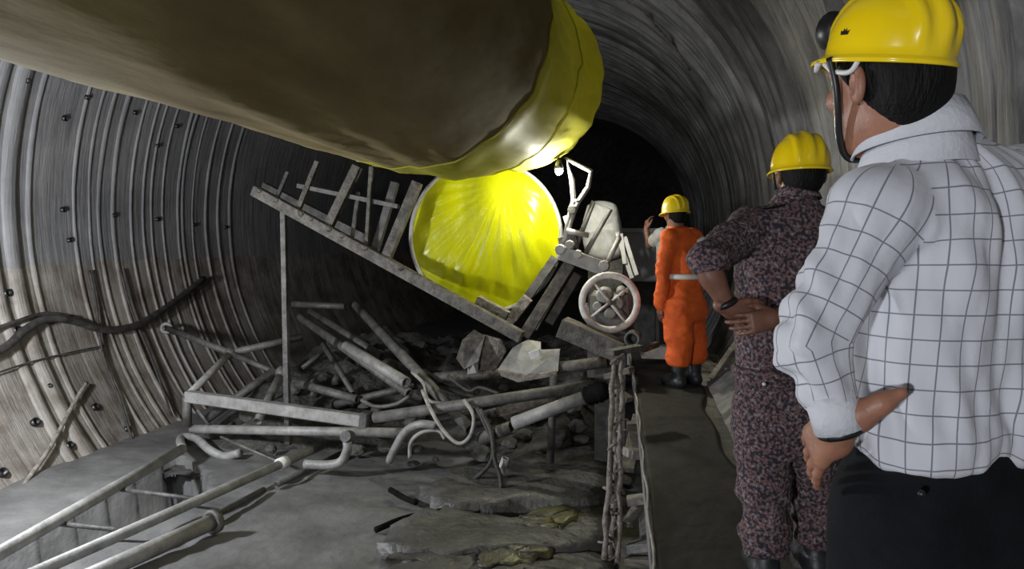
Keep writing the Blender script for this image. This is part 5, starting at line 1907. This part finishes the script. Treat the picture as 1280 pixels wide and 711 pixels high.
# ------------------------------------------------------------------ PERSON half hidden behind the orange coverall
def person_hidden():
    zc = 7.75
    G = 1.0154
    fw = np.array([-0.45, 0.9, 0]); R = basis(fw); r = R[:, 0]; f = R[:, 1]
    hip = V3(W(841, 372, zc)); waist = V3(W(841, 340, zc)); chest = V3(W(841, 308, zc)); sh = V3(W(842, 288, zc)); nk = V3(W(843, 281, zc))
    org = Vector((hip[0], hip[1], 1.0))
    root = empty('person', org, 'person in white shirt with raised dark forearm, half hidden behind the orange coverall', 'person')
    ls = V3(W(826, 294, zc - .05)); el = V3(W(812, 306, zc + .15)); wr = V3(W(808, 285, zc + .18))
    rsd = sh + r * .16 + np.array([0, 0, -.05]); rel = rsd + r * .05 + np.array([0, 0, -.28]); rwr = rel + f * .1 + np.array([0, 0, -.22])
    kl = hip - r * .08; kl[2] = G + .47; kr = hip + r * .08; kr[2] = G + .47
    al_ = kl.copy(); al_[2] = G + .13; ar_ = kr.copy(); ar_[2] = G + .13
    st = [(waist + np.array([0, 0, -.15]), .165, .13), (waist, .160, .125), (chest, .17, .125), (V3(W(842, 295, zc)), .15, .10), (sh, .10, .08), (nk, .066, .064)]
    pr = [loft(st, R), (rcone(sh + np.array([0, 0, -.04]), ls, .07, .07), .04), (rcone(sh + np.array([0, 0, -.04]), rsd, .07, .07), .04), (rcone(ls, ls + (el - ls) * .55, .07, .062), .03), (rcone(rsd, rel, .07, .06), .03), (rcone(rel, rwr, .06, .045), .02)]
    lo, hi = pad_box([waist, ls, el, rsd, rel, rwr, nk], .14); lo[2] = waist[2] - .2
    Vv, Fq = sdf_mesh(pr, .03, lo, hi, .016, 2)
    mesh_obj('shirt', [(folds(Vv, Fq, .03, 5, 3), Fq)], 'white_cloth', root, org)
    tst = [(waist + np.array([0, 0, -.1]), .155, .12), (hip, .17, .13), (hip + np.array([0, 0, -.12]), .15, .11)]
    pr = [loft(tst, R), (rcone(hip - r * .08, kl, .1, .08), .03), (rcone(hip + r * .08, kr, .1, .08), .03), (rcone(kl, al_, .08, .065), .02), (rcone(kr, ar_, .08, .065), .02), (lambda P: (G + .10) - P[..., 2], 'cut')]
    lo, hi = pad_box([waist, hip, kl, kr, al_, ar_], .18)
    mesh_obj('trousers', [sdf_mesh(pr, .03, lo, hi, .016, 2)], 'trousers', root, org)
    hc = V3(W(845, 267, zc)); Rh = basis(np.array([-.3, .95, 0]), .1)
    hm = head_mesh(hc, Rh, nk + np.array([0, 0, -.03]), .011)
    core = [loft([(c_, a_ * .8, b_ * .8) for c_, a_, b_ in st], R), (rcone(waist, hip, .1, .1), .03), (rcone(hip - r * .08, kl, .07, .05), .03), (rcone(hip + r * .08, kr, .07, .05), .03), (rcone(kl, al_, .05, .04), .02), (rcone(kr, ar_, .05, .04), .02),
            (rcone(ls, el, .048, .042), .02), (rcone(el, wr, .042, .03), .015), (rcone(rsd, rel, .05, .04), .02), (rcone(rel, rwr, .04, .028), .02)]
    lo, hi = pad_box([hip, ls, el, wr, rel, rwr, nk, kl, kr, al_, ar_], .1)
    bo = sdf_mesh(core, .02, lo, hi, .016, 1)
    h1 = hand_mesh(wr, np.array([.1, .3, 1.0]), r, -f, .8, 1.0, None, .007)
    h2 = hand_mesh(rwr, np.array([-.1, .2, -1.0]), -r, f, .45, 1.0, None, .007)
    mesh_obj('body', [hm, bo, h1, h2], 'skin_dark', root, org)
    mesh_obj('hair', [hair_mesh(hc, Rh, 1.0, .011)], 'hair', root, org)
    helmet(root, org, hc + Rh @ np.array([0, -.006, .022]), basis(np.array([-.3, .95, 0]), .08), 1.0, 'helmet_dull', detail=False)
    boot(root, org, al_, f); boot(root, org, ar_, f)


person_hidden()
